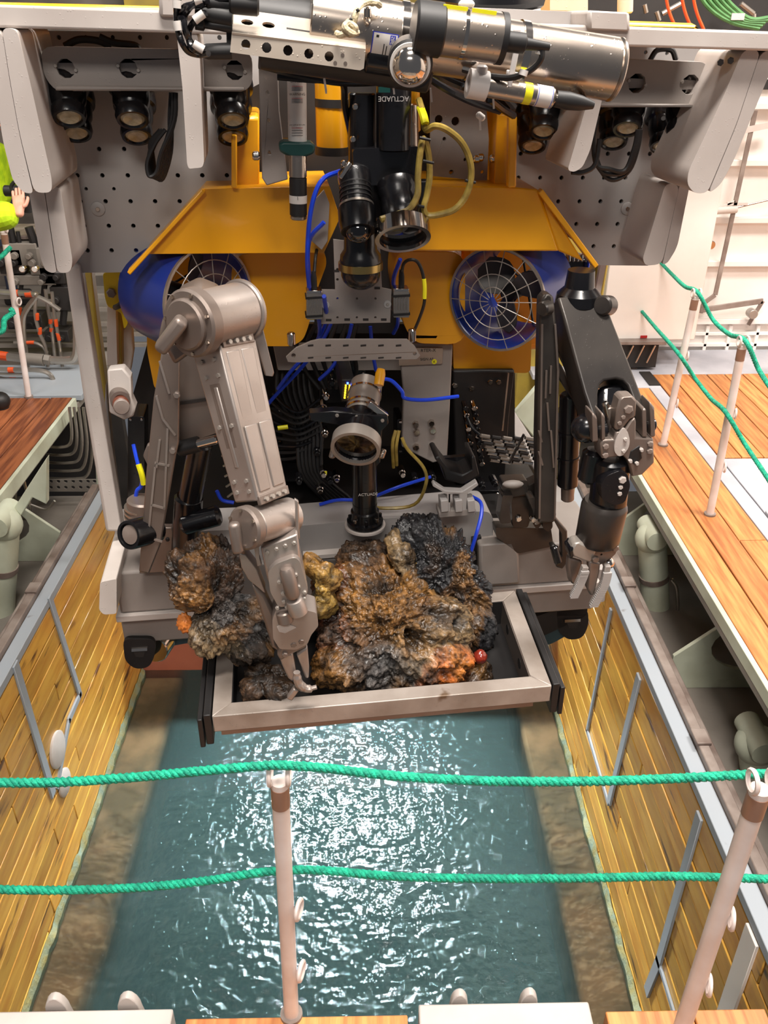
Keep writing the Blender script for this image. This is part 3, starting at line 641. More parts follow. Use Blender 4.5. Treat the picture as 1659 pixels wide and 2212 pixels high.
# ================================================================== THE VEHICLE
ROV = thing('underwater_vehicle', R(780, 1300, 3.4), 'large remotely operated underwater vehicle with grey frame and orange floats hanging over the pool', 'underwater vehicle')
def part(name, mb, m, par=ROV, **k): return obj(name, mb, m, par, **k)
def bolts(par, pl, pts, r, h=0.006, m=M_bolt, c=0.0, name='bolt', seg=6):
    src = None
    for q in pts:
        a, b = pl.hit(*q); P0 = pl.p(a, b, c); d = pl.n*-1
        if src is None:
            mb = MB().lathe(P0, d, [(0, r), (h*0.7, r), (h, r*0.8)], seg); src = obj(name, mb, m, par, ang=25); off = ORG[src.name]-P0
        else: inst(src, name, P0+off, par)
def hose(pts, v, r, m=M_blackm, par=ROV, name='hose', seg=7):
    P = [R(p[0], p[1], p[2] if len(p) > 2 else v) for p in pts]
    return obj(name, MB().tube(P, r, seg, sub=5), m, par, fix=False)
# ---- top bar and saddles
tb = part('top_bar', MB().px(RP(2.36), [(-70,7),(1720,70),(1720,112),(-70,58)], 0, 0.13), M_gray, bevel=0.006)
part('saddle_block', MB().px(RP(2.345), [(342,-30),(455,-30),(455,40),(343,36)], 0, 0.2), M_gray, bevel=0.008)
part('saddle_block', MB().px(RP(2.345), [(1270,22),(1362,27),(1363,68),(1270,64)], 0, 0.2), M_gray, bevel=0.008)
part('top_float', MB().px(RP(2.50), [(-60,3),(390,14),(400,22),(400,40),(-60,34)], 0, 2.3), M_orange, bevel=0.02)
part('top_float', MB().px(RP(2.50), [(860,26),(1500,50),(1520,60),(1500,90),(860,60)], 0, 2.3), M_orange, bevel=0.02)
part('top_plate', MB().px(RP(2.48), [(1020,16),(1290,27),(1290,66),(1020,55)], 0, 0.3), M_gray2, bevel=0.004)
part('cable_guide', MB().tube([R(925,-4,2.6), R(1000,6,2.55), R(1100,8,2.55), R(1165,-2,2.6)], 0.022, 10), M_black)
part('lift_post', MB().ccyl(R(1350,30,2.75), R(1352,-60,2.75), 0.022), M_white2)
part('lift_post', MB().px(RP(2.9), [(1188,-40),(1270,-40),(1270,25),(1188,22)], 0, 0.1), M_white2)
# ---- side fenders, each of two layers
def fen(pts, v, t, m=M_gray, bev=0.02): return part('side_fender', MB().px(RP(v), pts, 0, t, rnd=0.03), m, bevel=bev, seg=3)
fen([(-60,60),(3,60),(20,170),(41,287),(72,418),(52,417),(28,392),(5,300),(-12,170),(-60,100)], 2.34, 0.34)
fen([(4,60),(36,62),(68,190),(112,388),(112,416),(74,417),(42,287),(21,170)], 2.34, 0.34)
fen([(60,400),(94,402),(122,588),(112,590),(98,584),(88,560)], 2.44, 0.24)
fen([(95,400),(130,404),(157,565),(152,589),(124,590)], 2.44, 0.24)
fen([(1606,106),(1644,108),(1590,270),(1528,417),(1500,418),(1484,398),(1487,370),(1560,215)], 2.40, 0.26)
fen([(1645,108),(1690,110),(1662,160),(1584,350),(1556,400),(1530,419),(1592,270)], 2.40, 0.26)
fen([(1438,395),(1468,400),(1430,571),(1395,574),(1388,560)], 2.60, 0.20)
fen([(1469,395),(1490,400),(1463,535),(1442,568),(1431,572)], 2.60, 0.20)
fp = RP(2.34)
bolts(ROV, RP(2.40), [(1578,131),(1556,135)], 0.009, 0.003, M_dark, 0.0)
# inner side holes on the right fender
for (x_, y_) in ((1544,238),(1524,290),(1507,342),(1488,392)):
    c = R(x_, y_, 2.47); part('fixing_hole', MB().cyl(c-RU*0.02, c+RU*0.0, 0.010, seg=12), M_dark)
# ---- perforated face panels
hl = [(x_,379,5) for x_ in (167,221,276,330,384,437,490)]+[(x_,408,4) for x_ in (186,246)]+[(x_,435,5) for x_ in (174,228,282,335,388)]+[(x_,488,5) for x_ in (182,235,288,341)]+[(x_,541,5) for x_ in (189,241,294)]+[(x_,81,5) for x_ in (127,185,243,302,360,474)]+[(x_,322,5) for x_ in (214,268)]
p = part('perforated_panel', MB().px(RP(2.74), [(60,66),(562,72),(562,180),(505,210),(505,405),(440,408),(283,588),(120,590)], 0, 0.012, hl), M_gray2, smooth=False)
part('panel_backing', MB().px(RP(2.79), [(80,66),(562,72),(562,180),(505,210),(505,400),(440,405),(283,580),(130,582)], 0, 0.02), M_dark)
hr = [(x_,384,4.5) for x_ in (1120,1167,1213,1259,1305,1351,1395)]+[(x_,332,4.5) for x_ in (1125,1313,1359,1404)]+[(x_,435,4.5) for x_ in (1206,1252,1297,1342,1386)]+[(x_,484,4.5) for x_ in (1245,1290,1334,1377)]+[(x_,532,4.5) for x_ in (1282,1326,1369)]+[(1395,113,4),(1441,115,4)]
part('perforated_panel', MB().px(RP(2.84), [(1104,92),(1640,107),(1560,220),(1440,400),(1400,574),(1292,573),(1165,410),(1104,405)], 0, 0.012, hr), M_gray2, smooth=False)
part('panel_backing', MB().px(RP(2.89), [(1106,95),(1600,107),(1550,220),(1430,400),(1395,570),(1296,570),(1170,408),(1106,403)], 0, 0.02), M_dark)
for (x_, y_, v_) in ((212,451,2.74),(1354,450,2.84)):
    pl = RP(v_); a, b = pl.hit(x_, y_); w = part('washer', MB().lathe(pl.p(a,b,0.0), -RV, [(0,0.02),(0.004,0.02),(0.006,0.017),(0.006,0.0005)], 24), M_gray2)
    bolts(w, pl, [(x_, y_)], 0.007, 0.006, M_chrome, -0.006)
# ---- struts and lamp brackets
part('front_strut', MB().px(RP(2.37), [(381,68),(426,68),(432,130),(441,350),(437,362),(408,365),(404,355),(394,189)], 0, 0.22, rnd=0.015), M_gray, bevel=0.012, seg=3)
part('front_strut', MB().px(RP(2.42), [(1290,100),(1325,100),(1303,205),(1275,325),(1258,362),(1240,372),(1226,368),(1272,210)], 0, 0.22, rnd=0.015), M_gray, bevel=0.012, seg=3)
pb = part('lamp_bracket', MB().px(RP(2.50), [(86,100),(545,110),(545,180),(530,197),(120,197),(95,165)], 0, 0.05, [(142,148,20),(277,148,20),(507,152,20)], rnd=0.03), M_gray3, bevel=0.006)
part('lamp_bracket_shelf', MB().px(RP(2.46), [(120,186),(528,190),(525,198),(118,196)], 0, 0.10), M_gray3, bevel=0.006)
for (x_,y_) in ((142,148),(277,148),(507,152)): 
    pl = RP(2.515); part('lamp_mount', MB().px(pl, [(x_-24,y_-12),(x_+24,y_-12),(x_+24,y_+12),(x_-24,y_+12)], 0, 0.02, rnd=0.004), M_gray3, pb)
    bolts(pb, RP(2.50), [(x_-22,y_-6),(x_+22,y_+4)], 0.005, 0.005)
    a, b = RP(2.57).hit(x_, y_); part('recess', MB().lathe(RP(2.56).p(a,b), RV, [(0,0.04),(0.05,0.04),(0.05,0.001)], 20, cap=False), M_blackm, pb)
pb = part('lamp_bracket', MB().px(RP(2.58), [(1200,122),(1532,134),(1530,215),(1514,232),(1200,228)], 0, 0.05, [(1376,180,19),(1491,183,19)], rnd=0.03), M_gray3, bevel=0.006)
part('lamp_bracket_shelf', MB().px(RP(2.55), [(1210,222),(1512,226),(1520,232),(1212,232)], 0, 0.10), M_gray3, bevel=0.006)
for (x_,y_) in ((1376,180),(1491,183)):
    part('lamp_mount', MB().px(RP(2.595), [(x_-20,y_-11),(x_+20,y_-9),(x_+20,y_+9),(x_-20,y_+11)], 0, 0.02, rnd=0.004), M_gray3, pb)
    a, b = RP(2.65).hit(x_, y_); part('recess', MB().lathe(RP(2.64).p(a,b), RV, [(0,0.04),(0.05,0.04),(0.05,0.001)], 20, cap=False), M_blackm, pb)
    bolts(pb, RP(2.58), [(x_-18,y_-6),(x_+18,y_+4)], 0.005, 0.005)
# ---- lamps: black head, bored collar, cream lens
def lamp(px, py, v, yaw=0.0, s=1.0, up=0.14):
    c = R(px, py, v); back = (RV*math.cos(R_(52))+RW*math.sin(R_(52))); back = (Matrix.Rotation(R_(yaw), 3, 'Z') @ back).normalized()
    h = part('lamp', MB().lathe(c, back, [(0.006*s,0.030*s),(0,0.034*s),(0.0,0.041*s),(0.012*s,0.045*s),(0.03*s,0.043*s),(0.033*s,0.039*s),(0.05*s,0.047*s),(0.085*s,0.050*s),(0.09*s,0.058*s),(0.105*s,0.060*s),(up,0.056*s),(up+0.02,0.04*s)], 32), M_black)
    part('lens', MB().lathe(c, back, [(0.004,0.0005),(0.001,0.024*s),(0.006,0.031*s)], 28, cap=False), M_cream, h)
    sd = back.cross(RU).normalized()*-1
    for k in (-25, 25):
        d = (Matrix.Rotation(R_(k), 3, back) @ sd).normalized()
        if d.dot(RV) > 0: d = -d
        e = c+back*0.068*s+d*0.046*s; part('vent_hole', MB().cyl(e, e+d*0.0035, 0.0075*s, seg=12), M_dark, h)
    return h
for a in ((165,291,2.62,6),(150,257,2.50,6),(296,297,2.62,3),(287,261,2.50,3),(503,299,2.62,0),(503,262,2.50,0),
          (1150,318,2.74,-14),(1174,286,2.62,-16),(1325,310,2.76,-14),(1355,280,2.62,-16),(1433,318,2.76,-14),(1471,289,2.62,-16)):
    lamp(a[0], a[1], a[2], a[3], 0.98)
# black cable bundles behind the lamps
for k in range(8):
    o_ = random.uniform(-6,6); hose([(375+o_,200),(372+o_,260),(358+3*k-10,330),(338+2*k,372+2*k),(322+2*k,380),(318+2*k,350),(330+o_,310),(352+o_,280)], 2.5+0.006*k, 0.0055, name='coiled_cable')
hose([(140,100),(170,86),(210,88),(240,100)], 2.62, 0.009); hose([(215,80),(245,92),(290,98),(300,108)], 2.62, 0.009)
for k in range(3): hose([(1285+3*k,250),(1282,300+4*k),(1288+6*k,355+8*k),(1315+6*k,385+12*k-20),(1350+5*k,368),(1370+4*k,320),(1378+3*k,280)][:7], 2.52+0.01*k, 0.0065)
hose([(1235,372),(1260,372),(1285,355),(1295,300)], 2.5, 0.007); hose([(1404,130),(1420,108),(1450,108),(1460,130)], 2.72, 0.008)
# ---- orange floats: canted front apron, struts, lower bodies
part('float_apron', MB().px(RP(2.60), [(440,408),(712,402),(735,470),(700,546),(312,549)], 0, 0.30).px(RP(2.60), [(440,409),(312,549),(283,588),(276,584)], 0.004, 0.03), M_orange, bevel=0.006)
part('float_apron', MB().px(RP(2.60), [(860,400),(1104,404),(1165,410),(1208,543),(862,543)], 0, 0.30).px(RP(2.60), [(1165,410),(1262,566),(1206,543)], 0.004, 0.03), M_orange, bevel=0.006)
part('float_shoulder', MB().px(RP(2.66), [(506,250),(560,250),(560,420),(506,420)], 0, 0.30), M_orange, bevel=0.01)
part('float_shoulder', MB().px(RP(2.66), [(1075,240),(1106,240),(1106,420),(1066,420)], 0, 0.30), M_orange, bevel=0.01)
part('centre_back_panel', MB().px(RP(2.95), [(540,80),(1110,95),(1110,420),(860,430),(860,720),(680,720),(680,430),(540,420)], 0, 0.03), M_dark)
part('apron_flange', MB().beam(R(440,410,2.595), R(279,589,2.595), 0.030, 0.012, RV), M_orange, bevel=0.003)
part('apron_flange', MB().beam(R(1165,411,2.595), R(1286,574,2.595), 0.030, 0.016, RV), M_orange, bevel=0.003)
part('apron_flange', MB().beam(R(1106,250,2.59), R(1104,404,2.59), 0.024, 0.03, RU), M_orange, bevel=0.005)
part('apron_flange', MB().beam(R(506,290,2.59), R(506,405,2.59), 0.015, 0.03, RU), M_orange, bevel=0.004)
part('lower_float', MB().px(RP(2.78), [(500,548),(702,545),(706,570),(680,640),(668,700),(655,735),(630,748),(500,748)], 0, 0.9, rnd=0.06), M_orange, bevel=0.05, seg=5)
part('lower_float_rear', MB().px(RP(3.12), [(1000,520),(1215,520),(1200,760),(1000,760)], 0, 0.6), M_orange, bevel=0.03)
part('lower_float_rear', MB().px(RP(3.12), [(340,520),(520,520),(520,760),(340,760)], 0, 0.6), M_orange, bevel=0.03)
part('lower_float', MB().px(RP(2.80), [(856,543),(1005,543),(1005,745),(900,742),(878,715),(862,670),(848,600)], 0, 0.9, rnd=0.06), M_orange, bevel=0.05, seg=5)
part('lower_float_block', MB().px(RP(3.00), [(978,700),(1150,700),(1146,800),(1138,806),(980,803)], 0, 0.6, rnd=0.02), M_orange, bevel=0.02, seg=3)
part('lower_float_block', MB().px(RP(3.00), [(316,700),(400,700),(400,840),(334,842),(318,760)], 0, 0.6, rnd=0.02), M_orange, bevel=0.02, seg=3)
part('tank', MB().ccyl(R(718,335,2.66), R(714,150,2.66), 0.045, 0.01), M_orange)
for y_ in (222, 325): part('tank_band', MB().cyl(R(717,y_+9,2.66), R(717,y_-9,2.66), 0.048), M_dark)
part('main_float', MB().box(RV*3.95+RU*0.16+RW*(CZ-0.33), (1.72, 1.9, 0.42), (RU, RV, RW)), M_orange, bevel=0.04, seg=3)
uL = R(246,1250,2.6).dot(RU)+0.05; uR = R(1290,1250,2.6).dot(RU)-0.05
for s_ in (uL, uR):
    part('side_frame', MB().box(RV*4.0+RU*s_+RW*(CZ-1.72), (0.08, 2.2, 0.12), (RU,RV,RW)), M_gray2, bevel=0.01)
    part('side_frame', MB().box(RV*3.9+RU*s_+RW*(CZ-0.62), (0.08, 2.0, 0.10), (RU,RV,RW)), M_gray2, bevel=0.01)
    part('rear_post', MB().box(RV*5.0+RU*s_+RW*(CZ-1.0), (0.08, 0.10, 1.5), (RU,RV,RW)), M_gray2, bevel=0.01)
# ---- thrusters
M_blade = mat('dark_grey_blade', S(92,88,84), 0.45, 0, S(70,66,62), 5, 0.5)
def thruster(px, py, v, ang, L, r, seed):
    c = R(px, py, v); ax = (RV*math.cos(R_(ang))+RU*math.sin(R_(ang))).normalized(); a = ax.cross(RW).normalized()
    d = part('thruster', MB().lathe(c, ax, [(0,r*0.94),(-0.004,r*0.97),(0,r),(L*0.5,r*1.03),(L,r*0.96),(L,r*0.86),(L*0.5,r*0.86),(0,r*0.94)], 48, cap=False), M_blue)
    part('duct_rim', MB().ring(c-ax*0.006, c+ax*0.004, r*1.005, r*0.96, 48), M_pipe, d)
    for q in (0.28, 0.52, 0.76):
        pts = [c-ax*(0.012+0.02*(1-q))+(a*math.cos(2*PI*j/36)+RW*math.sin(2*PI*j/36))*r*q for j in range(37)]
        part('guard_ring', MB().tube(pts, 0.0017, 6, sub=1), M_bolt, d, fix=False)
    for j in range(14):
        t = 2*PI*j/14+0.1; e = (a*math.cos(t)+RW*math.sin(t))
        part('guard_spoke', MB().cyl(c-ax*0.03+e*r*0.10, c-ax*0.008+e*r*0.97, 0.0015, seg=6), M_bolt, d)
    for j in range(8):
        t = 2*PI*j/8+0.25; e = (a*math.cos(t)+RW*math.sin(t))
        part('rear_spoke', MB().cyl(c+ax*L*0.95+e*r*0.15, c+ax*L*0.95+e*r*0.88, 0.004, seg=6), M_blackm, d)
    part('hub', MB().lathe(c+ax*L*0.25, ax, [(0,0.012),(0.02,0.026),(0.12,0.032),(L,0.036)], 20), M_blackm, d)
    for j in range(3):
        t = 2*PI*j/3+seed; e = (a*math.cos(t)+RW*math.sin(t)); n = ax.cross(e); mb = MB(); K = 7; A = []
        for i in range(K):
            q = 0.02+(r*0.80-0.02)*i/(K-1); w = 0.024+0.040*math.sin(PI*min(1,(i+0.6)/(K-0.2))); tw = R_(48-24*i/(K-1))
            dd = n*math.cos(tw)+ax*math.sin(tw); f = ax*math.cos(tw)-n*math.sin(tw); m_ = c+ax*L*0.45+e*q
            A.append([m_-dd*w-f*0.002, m_+dd*w-f*0.002, m_+dd*w+f*0.002, m_-dd*w+f*0.002])
        for g in A: mb.v += g
        for i in range(K-1):
            for k in range(4): k2 = (k+1) % 4; mb.f.append((4*i+k, 4*i+k2, 4*i+4+k2, 4*i+4+k))
        mb.f += [(0,1,2,3), (4*K-1,4*K-2,4*K-3,4*K-4)]
        part('propeller_blade', mb, M_blade, d)
    return d
thruster(1073, 648, 2.68, 38, 0.26, 0.166, 0.4)
thruster(452, 652, 2.66, -42, 0.24, 0.168, 1.1)
# ---- left rear bits: yellow lug, pale legs, clamp holder
t = part('yellow_lug', MB().px(RP(3.05), [(222,590),(276,588),(276,700),(268,712),(262,676),(232,662),(226,640)], 0, 0.08, rnd=0.01), M_yellow, bevel=0.008)
bolts(t, RP(3.05), [(241,632)], 0.017, 0.014, M_brownst, 0, seg=6); part('hook', MB().tube([R(249,664,3.03), R(258,660,3.0), R(268,650,3.0)], 0.010, 8), M_dark, t)
bolts(t, RP(3.05), [(264,603)], 0.012, 0.01, M_yellow, 0, seg=12)
part('rear_leg', MB().px(RP(3.15), [(231,655),(250,655),(254,792),(231,792)], 0, 0.06), M_white2, bevel=0.006)
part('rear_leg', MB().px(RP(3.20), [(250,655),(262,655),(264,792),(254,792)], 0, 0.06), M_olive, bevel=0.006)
part('rear_leg', MB().px(RP(3.25), [(268,670),(284,690),(288,760),(282,800),(268,850),(262,780),(262,730)], 0, 0.05), M_white2, bevel=0.006)
part('frame_leg', MB().px(RP(2.72), [(137,570),(171,570),(206,800),(264,1150),(228,1150),(178,850)], 0, 0.07), M_white2, bevel=0.012, seg=3)
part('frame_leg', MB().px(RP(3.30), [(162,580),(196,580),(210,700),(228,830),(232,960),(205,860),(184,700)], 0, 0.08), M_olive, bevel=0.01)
part('frame_leg', MB().px(RP(3.0), [(228,830),(240,960),(258,1100),(262,1150),(246,1150),(222,960)], 0, 0.06), M_gray2, bevel=0.006)
cl = part('tube_holder', MB().px(RP(2.68), [(231,800),(266,796),(282,815),(284,860),(293,880),(288,900),(268,908),(252,900),(236,892)], 0, 0.05), M_white2, bevel=0.006)
part('filter_core', MB().ccyl(R(262,877,2.60), R(256,845,2.78), 0.026), M_redcore, cl); part('filter_cap', MB().ring(R(260,866,2.63), R(256,848,2.72), 0.031, 0.02), M_armd, cl)
part('filter_end', MB().ccyl(R(263,880,2.585), R(262,877,2.60), 0.025, 0.003), M_brownst, cl)
# ---- dark interior: backplane, junction boxes, hoses
part('back_panel', MB().px(RP(3.45), [(330,700),(1112,700),(1112,1140),(270,1140),(285,860)], 0, 0.03), M_dark)
part('equipment_tray', MB().px(RH(CZ-1.62), [(560,985),(1110,960),(1200,1120),(560,1120)], 0, 0.02), M_blackm)
part('grey_bulkhead', MB().px(RP(3.0), [(590,748),(880,745),(880,800),(600,800)], 0, 0.04), M_gray3, bevel=0.004)
gp = part('grey_gusset', MB().px(RP(2.86), [(862,740),(978,745),(972,880),(966,992),(935,1000),(905,985),(868,965),(872,850)], 0, 0.03), M_gray3, bevel=0.004)
bolts(gp, RP(2.86), [(897,915),(931,912),(899,932),(934,928),(898,964),(933,962)], 0.013, 0.016, M_chrome, 0)
npz = part('name_plate', MB().px(RP(2.845), [(861,752),(957,752),(955,786),(862,790)], 0, 0.004, rnd=0.004), mat('brass_name_plate', S(168,150,134), 0.35, 0.3, S(140,120,104), 8, 0.5), bevel=0.001)
pl = RP(2.845)
a, b = pl.hit(925,757); text('plate_lettering', 'RTER-X', pl, a, b, 0.016, M_ink, npz, c=-0.001)
a, b = pl.hit(922,776); text('plate_lettering', 'SIGN AS', pl, a, b, 0.013, M_ink, npz, c=-0.001)
a, b = pl.hit(938,781); part('plate_emblem', MB().cyl(pl.p(a,b,0), pl.p(a,b,-0.002), 0.009), M_ytape, npz); text('plate_lettering', 'K', pl, a, b, 0.012, M_ink, npz, c=-0.003)
rk = part('equipment_rack', MB().px(RP(2.98), [(978,800),(1112,800),(1100,900),(1090,1045),(985,1045)], 0, 0.25), M_blackm, bevel=0.006)
part('rack_rail', MB().beam(R(1098,806,2.96), R(1085,930,2.96), 0.006, 0.008), M_pipe, rk)
bolts(rk, RP(2.98), [(1058,824),(1076,824),(982,832),(1018,838)], 0.011, 0.012, M_chrome, 0)
for i in range(9):
    for j in range(2):
        x_, y_ = 1002+j*19+i*2, 868+i*15; c = R(x_, y_, 2.93)
        q = part('hose_fitting', MB().ccyl(c, c-RV*0.04-RW*0.012, 0.011, 0.002, 12), M_chrome if (i+j) % 2 else M_black, rk)
for i in range(6): hose([(1008+8*i,900+14*i,2.89),(1020+9*i,925+8*i,2.86),(1045+6*i,945+8*i,2.84),(1060+8*i,950+8*i,2.82)], 2.8, 0.005, M_black)
for i in range(8):
    for j in range(5):
        x_ = 1038+j*24+i*3; y_ = 943+i*7.5+j*(1.2)-(j-2)**2*0.6; A = R(x_, y_, 2.76+0.01*j); B = R(x_+19, y_+3, 2.765+0.01*j)
        part('cable_connector', MB().cyl(A, B, 0.0072, seg=8), (M_pipe, M_metal, M_blackm, M_chrome)[(i*3+j*2) % 4])
part('cable_tie_bar', MB().beam(R(1100,1000,2.74), R(1132,938,2.74), 0.006, 0.01), M_blackm)
# side plate and junction boxes on the left half
for (x0,y0,x1,y1,v_) in ((690,800,790,870,3.1),(640,905,700,960,3.0),(720,770,770,830,3.0),(600,1000,700,1040,3.0),(560,880,610,960,3.2),(858,905,872,980,3.1),(276,900,312,1100,2.9),(1010,1060,1080,1090,2.9)):
    b_ = part('junction_box', MB().px(RP(v_), [(x0,y0),(x1,y0),(x1,y1),(x0,y1)], 0, 0.12, rnd=0.008), M_black, bevel=0.005)
    bolts(b_, RP(v_), [(x0+6,y0+6),(x1-6,y0+6),(x0+6,y1-6),(x1-6,y1-6)], 0.005, 0.005, M_chrome, 0)
for (x_, y_, v_) in ((715,815,3.0),(760,812,3.0),(702,845,3.0),(697,870,3.0),(700,925,2.98),(683,965,2.95),(697,1010,2.9),(712,1024,2.9),(725,1020,2.9),(690,1045,2.9),(645,1025,2.9),(865,1010,2.9),(893,1025,2.9),(930,1020,2.9),(985,1010,2.9),(1035,1035,2.85),(1062,1030,2.85),(1085,1045,2.85)):
    c = R(x_, y_, v_); part('hydraulic_fitting', MB().ccyl(c, c-RV*0.05, 0.014, 0.003, 8).ccyl(c-RV*0.045, c-RV*0.07, 0.010, 0.002, 12), M_chrome if (x_+y_) % 2 else M_black)
for k in range(9):
    y_ = 870+14*k; hose([(590-4*k,850+18*k,3.0),(620,880+14*k,2.95),(650,890+12*k,2.92),(690,862+14*k,2.95)], 2.9, 0.0065, M_blackm if k % 3 else M_black)
for k in range(7):
    hose([(605+10*k,760,3.1),(600+12*k,850,3.0),(640+9*k,930,2.95),(650+8*k,1020,2.9),(700+10*k,1080,2.9)], 2.9, 0.008, M_blackm)
for k in range(6):
    hose([(660+22*k,700,2.95),(640+24*k,745,2.95),(660+22*k,800,3.0),(690+12*k,840,3.0)], 2.9, 0.008, M_blackm)
for k in range(5): hose([(480+3*k,985+22*k,2.8),(510,975+22*k,2.75),(545,990+20*k,2.75),(560,1010+18*k,2.8)], 2.8, 0.004, M_pipe)
for p_ in ([(735,610,2.7),(728,660,2.8),(700,730,2.85),(655,790,2.9),(590,860,2.9),(560,900,2.9)], [(760,700,2.8),(750,735,2.8),(720,790,2.85),(690,820,2.9)], [(800,705,2.8),(805,760,2.8),(812,800,2.85)],
           [(700,480,2.5),(668,520,2.52),(668,600,2.55),(690,700,2.6),(680,745,2.8),(630,800,2.85),(600,840,2.9)],
           [(820,818,2.6),(845,822,2.6),(868,845,2.6),(875,860,2.6),(920,864,2.62),(990,856,2.66)], [(690,1090,2.75),(730,1080,2.75),(790,1078,2.75),(860,1052,2.75),(930,1030,2.8)],
           [(288,960,2.65),(296,995,2.62),(306,1030,2.6),(305,1050,2.6),(296,1060,2.6),(292,1080,2.6)], [(735,370,2.5),(700,385,2.46),(680,420,2.45),(668,480,2.45),(664,560,2.45),(668,620,2.5)],
           [(865,560,2.6),(850,610,2.65),(860,690,2.7),(850,720,2.8)], [(468,1060,2.6),(480,1080,2.6),(505,1086,2.6)], [(700,640,2.45),(705,690,2.6),(690,730,2.7)]):
    hose(p_, 2.7, 0.0065, M_bluew, name='blue_hose')
hose([(1020,1073,2.55),(1038,1085,2.5),(1040,1110,2.46),(1030,1150,2.42),(1018,1190,2.42),(1013,1208,2.42)], 2.5, 0.0065, M_bluew, name='blue_hose')
hose([(299,1003,2.6),(306,1025,2.59),(310,1046,2.59)], 2.6, 0.0095, M_ytape, name='yellow_marker')
for p_ in ([(855,930,2.6),(848,960,2.58),(850,1010,2.6)], [(868,945,2.6),(880,970,2.58),(915,1010,2.56),(920,1045,2.56),(895,1090,2.6),(830,1098,2.62),(780,1090,2.65)], [(862,930,2.6),(856,965,2.58),(857,1005,2.6)]):
    hose(p_, 2.6, 0.006, M_ochre, name='striped_hose')
# cable clips, yellow tags
for (x_, y_, x2, y2) in ((600,925,622,922),(700,1022,706,1022)): part('yellow_marker', MB().cyl(R(x_,y_,2.85), R(x2,y2,2.85), 0.008), M_ytape)
# amber and blue indicator lamps
for i in range(6):
    for j in range(2):
        c = R(747+8.5*j-0.5*i, 833+5.2*i, 2.60); part('indicator_light', MB().box(c, (0.005, 0.004, 0.005)), M_amber)
part('indicator_light', MB().box(R(751,828,2.60), (0.006, 0.004, 0.006)), M_bluled, label='blue indicator light above the amber ones')
part('indicator_housing', MB().px(RP(2.603), [(738,820),(766,820),(762,868),(738,868)], 0, 0.3), M_blackm, bevel=0.003)
# ---- lower frame and skid
zt = CZ-1.66
def rbox(px0, px1, yref, v0, v1, z0, z1, name, m, bev=0.008, **k):
    a = R(px0, yref, v0).dot(RU); b = R(px1, yref, v0).dot(RU)
    return part(name, MB().box(RU*((a+b)/2)+RV*((v0+v1)/2)+RW*((z0+z1)/2), (abs(b-a), v1-v0, z1-z0), (RU, RV, RW)), m, bevel=bev, **k)
sk1 = rbox(246, 1290, 1250, 2.60, 2.92, CZ-1.835, CZ-1.66, 'skid_beam', M_gray3, 0.01)
rbox(248, 1288, 1325, 2.585, 2.66, CZ-1.862, CZ-1.835, 'skid_ledge', M_gray, 0.003)
rbox(262, 1275, 1350, 2.64, 2.95, CZ-2.0, CZ-1.862, 'skid_lower_beam', M_gray3, 0.008)
bolts(sk1, RH(CZ-1.66), [(258,1247)], 0.0, 0.001, M_chrome, 0)
fb = part('skid_bumper', MB().px(RP(2.48), [(216,1258),(252,1250),(252,1326),(224,1328),(214,1318)], 0, 0.50, rnd=0.01), M_white2, bevel=0.014, seg=3)
part('skid_bumper', MB().px(RP(2.66), [(1288,1230),(1312,1232),(1306,1300),(1284,1302)], 0, 0.50, rnd=0.01), M_gray2, bevel=0.014, seg=3)
part('cross_beam', MB().px(RP(2.62), [(380,1150),(600,1140),(1010,1105),(1055,1105),(1066,1120),(1064,1196),(600,1232),(380,1240)], 0, 0.16, rnd=0.015), M_gray2, bevel=0.02, seg=3)
part('cross_beam_lip', MB().px(RP(2.585), [(655,1202),(800,1190),(800,1198),(655,1210)], 0, 0.05), M_white2)
part('step_block', MB().px(RP(2.56), [(1035,1178),(1110,1172),(1122,1200),(1124,1262),(1035,1268)], 0, 0.30), M_gray3, bevel=0.01)
part('black_block', MB().px(RP(2.60), [(1020,1165),(1040,1160),(1038,1240),(1022,1240)], 0, 0.05), M_blackm)
gus = part('base_bracket', MB().px(RP(2.55), [(340,1140),(372,1140),(392,1236),(300,1240)], 0, 0.03), M_armd, bevel=0.004)
bolts(gus, RP(2.55), [(362,1165),(366,1195),(318,1228)], 0.007, 0.006, M_dark, 0)
# round thruster nozzles under the skid
def noz(px, py, v, sx):
    c = R(px, py, v); d = (RV*0.9+RU*sx*0.4).normalized()
    n = part('guide_shoe', MB().px(RP(v), [(px-35,py-28),(px+35,py-28),(px+35,py+8),(px+22,py+34),(px-8,py+38),(px-30,py+20)], 0, 0.06, rnd=0.03), M_blackm, bevel=0.008)
    part('shoe_bar', MB().px(RP(v-0.004), [(px-16,py-6),(px+18,py-8),(px+18,py-2),(px-16,py)], 0, 0.006), M_chrome, n)
    part('shoe_recess', MB().px(RP(v-0.002), [(px-12,py),(px+14,py-1),(px+10,py+12),(px-6,py+12)], 0, 0.004), M_dark, n)
    part('steel_drum', MB().ccyl(c+RV*0.04-RW*0.02+RU*sx*0.04, c+RV*0.30-RW*0.01+RU*sx*0.14, 0.068), M_tealp if sx < 0 else M_chrome, n)
noz(300, 1408, 2.62, 0.9); noz(1236, 1345, 2.72, -0.9)
part('guide_arm', MB().px(RP(2.74), [(1140,1368),(1235,1318),(1262,1318),(1262,1352),(1190,1392),(1142,1400)], 0, 0.06, rnd=0.02), M_tealp, bevel=0.01)
part('guide_arm', MB().px(RP(2.72), [(1140,1340),(1210,1312),(1270,1308),(1268,1330),(1150,1385)], 0, 0.05, rnd=0.02), M_blackm, bevel=0.01)
part('guide_arm', MB().beam(R(350,1390,2.74), R(450,1372,2.74), 0.02, 0.03, RV), M_tealp, bevel=0.004)
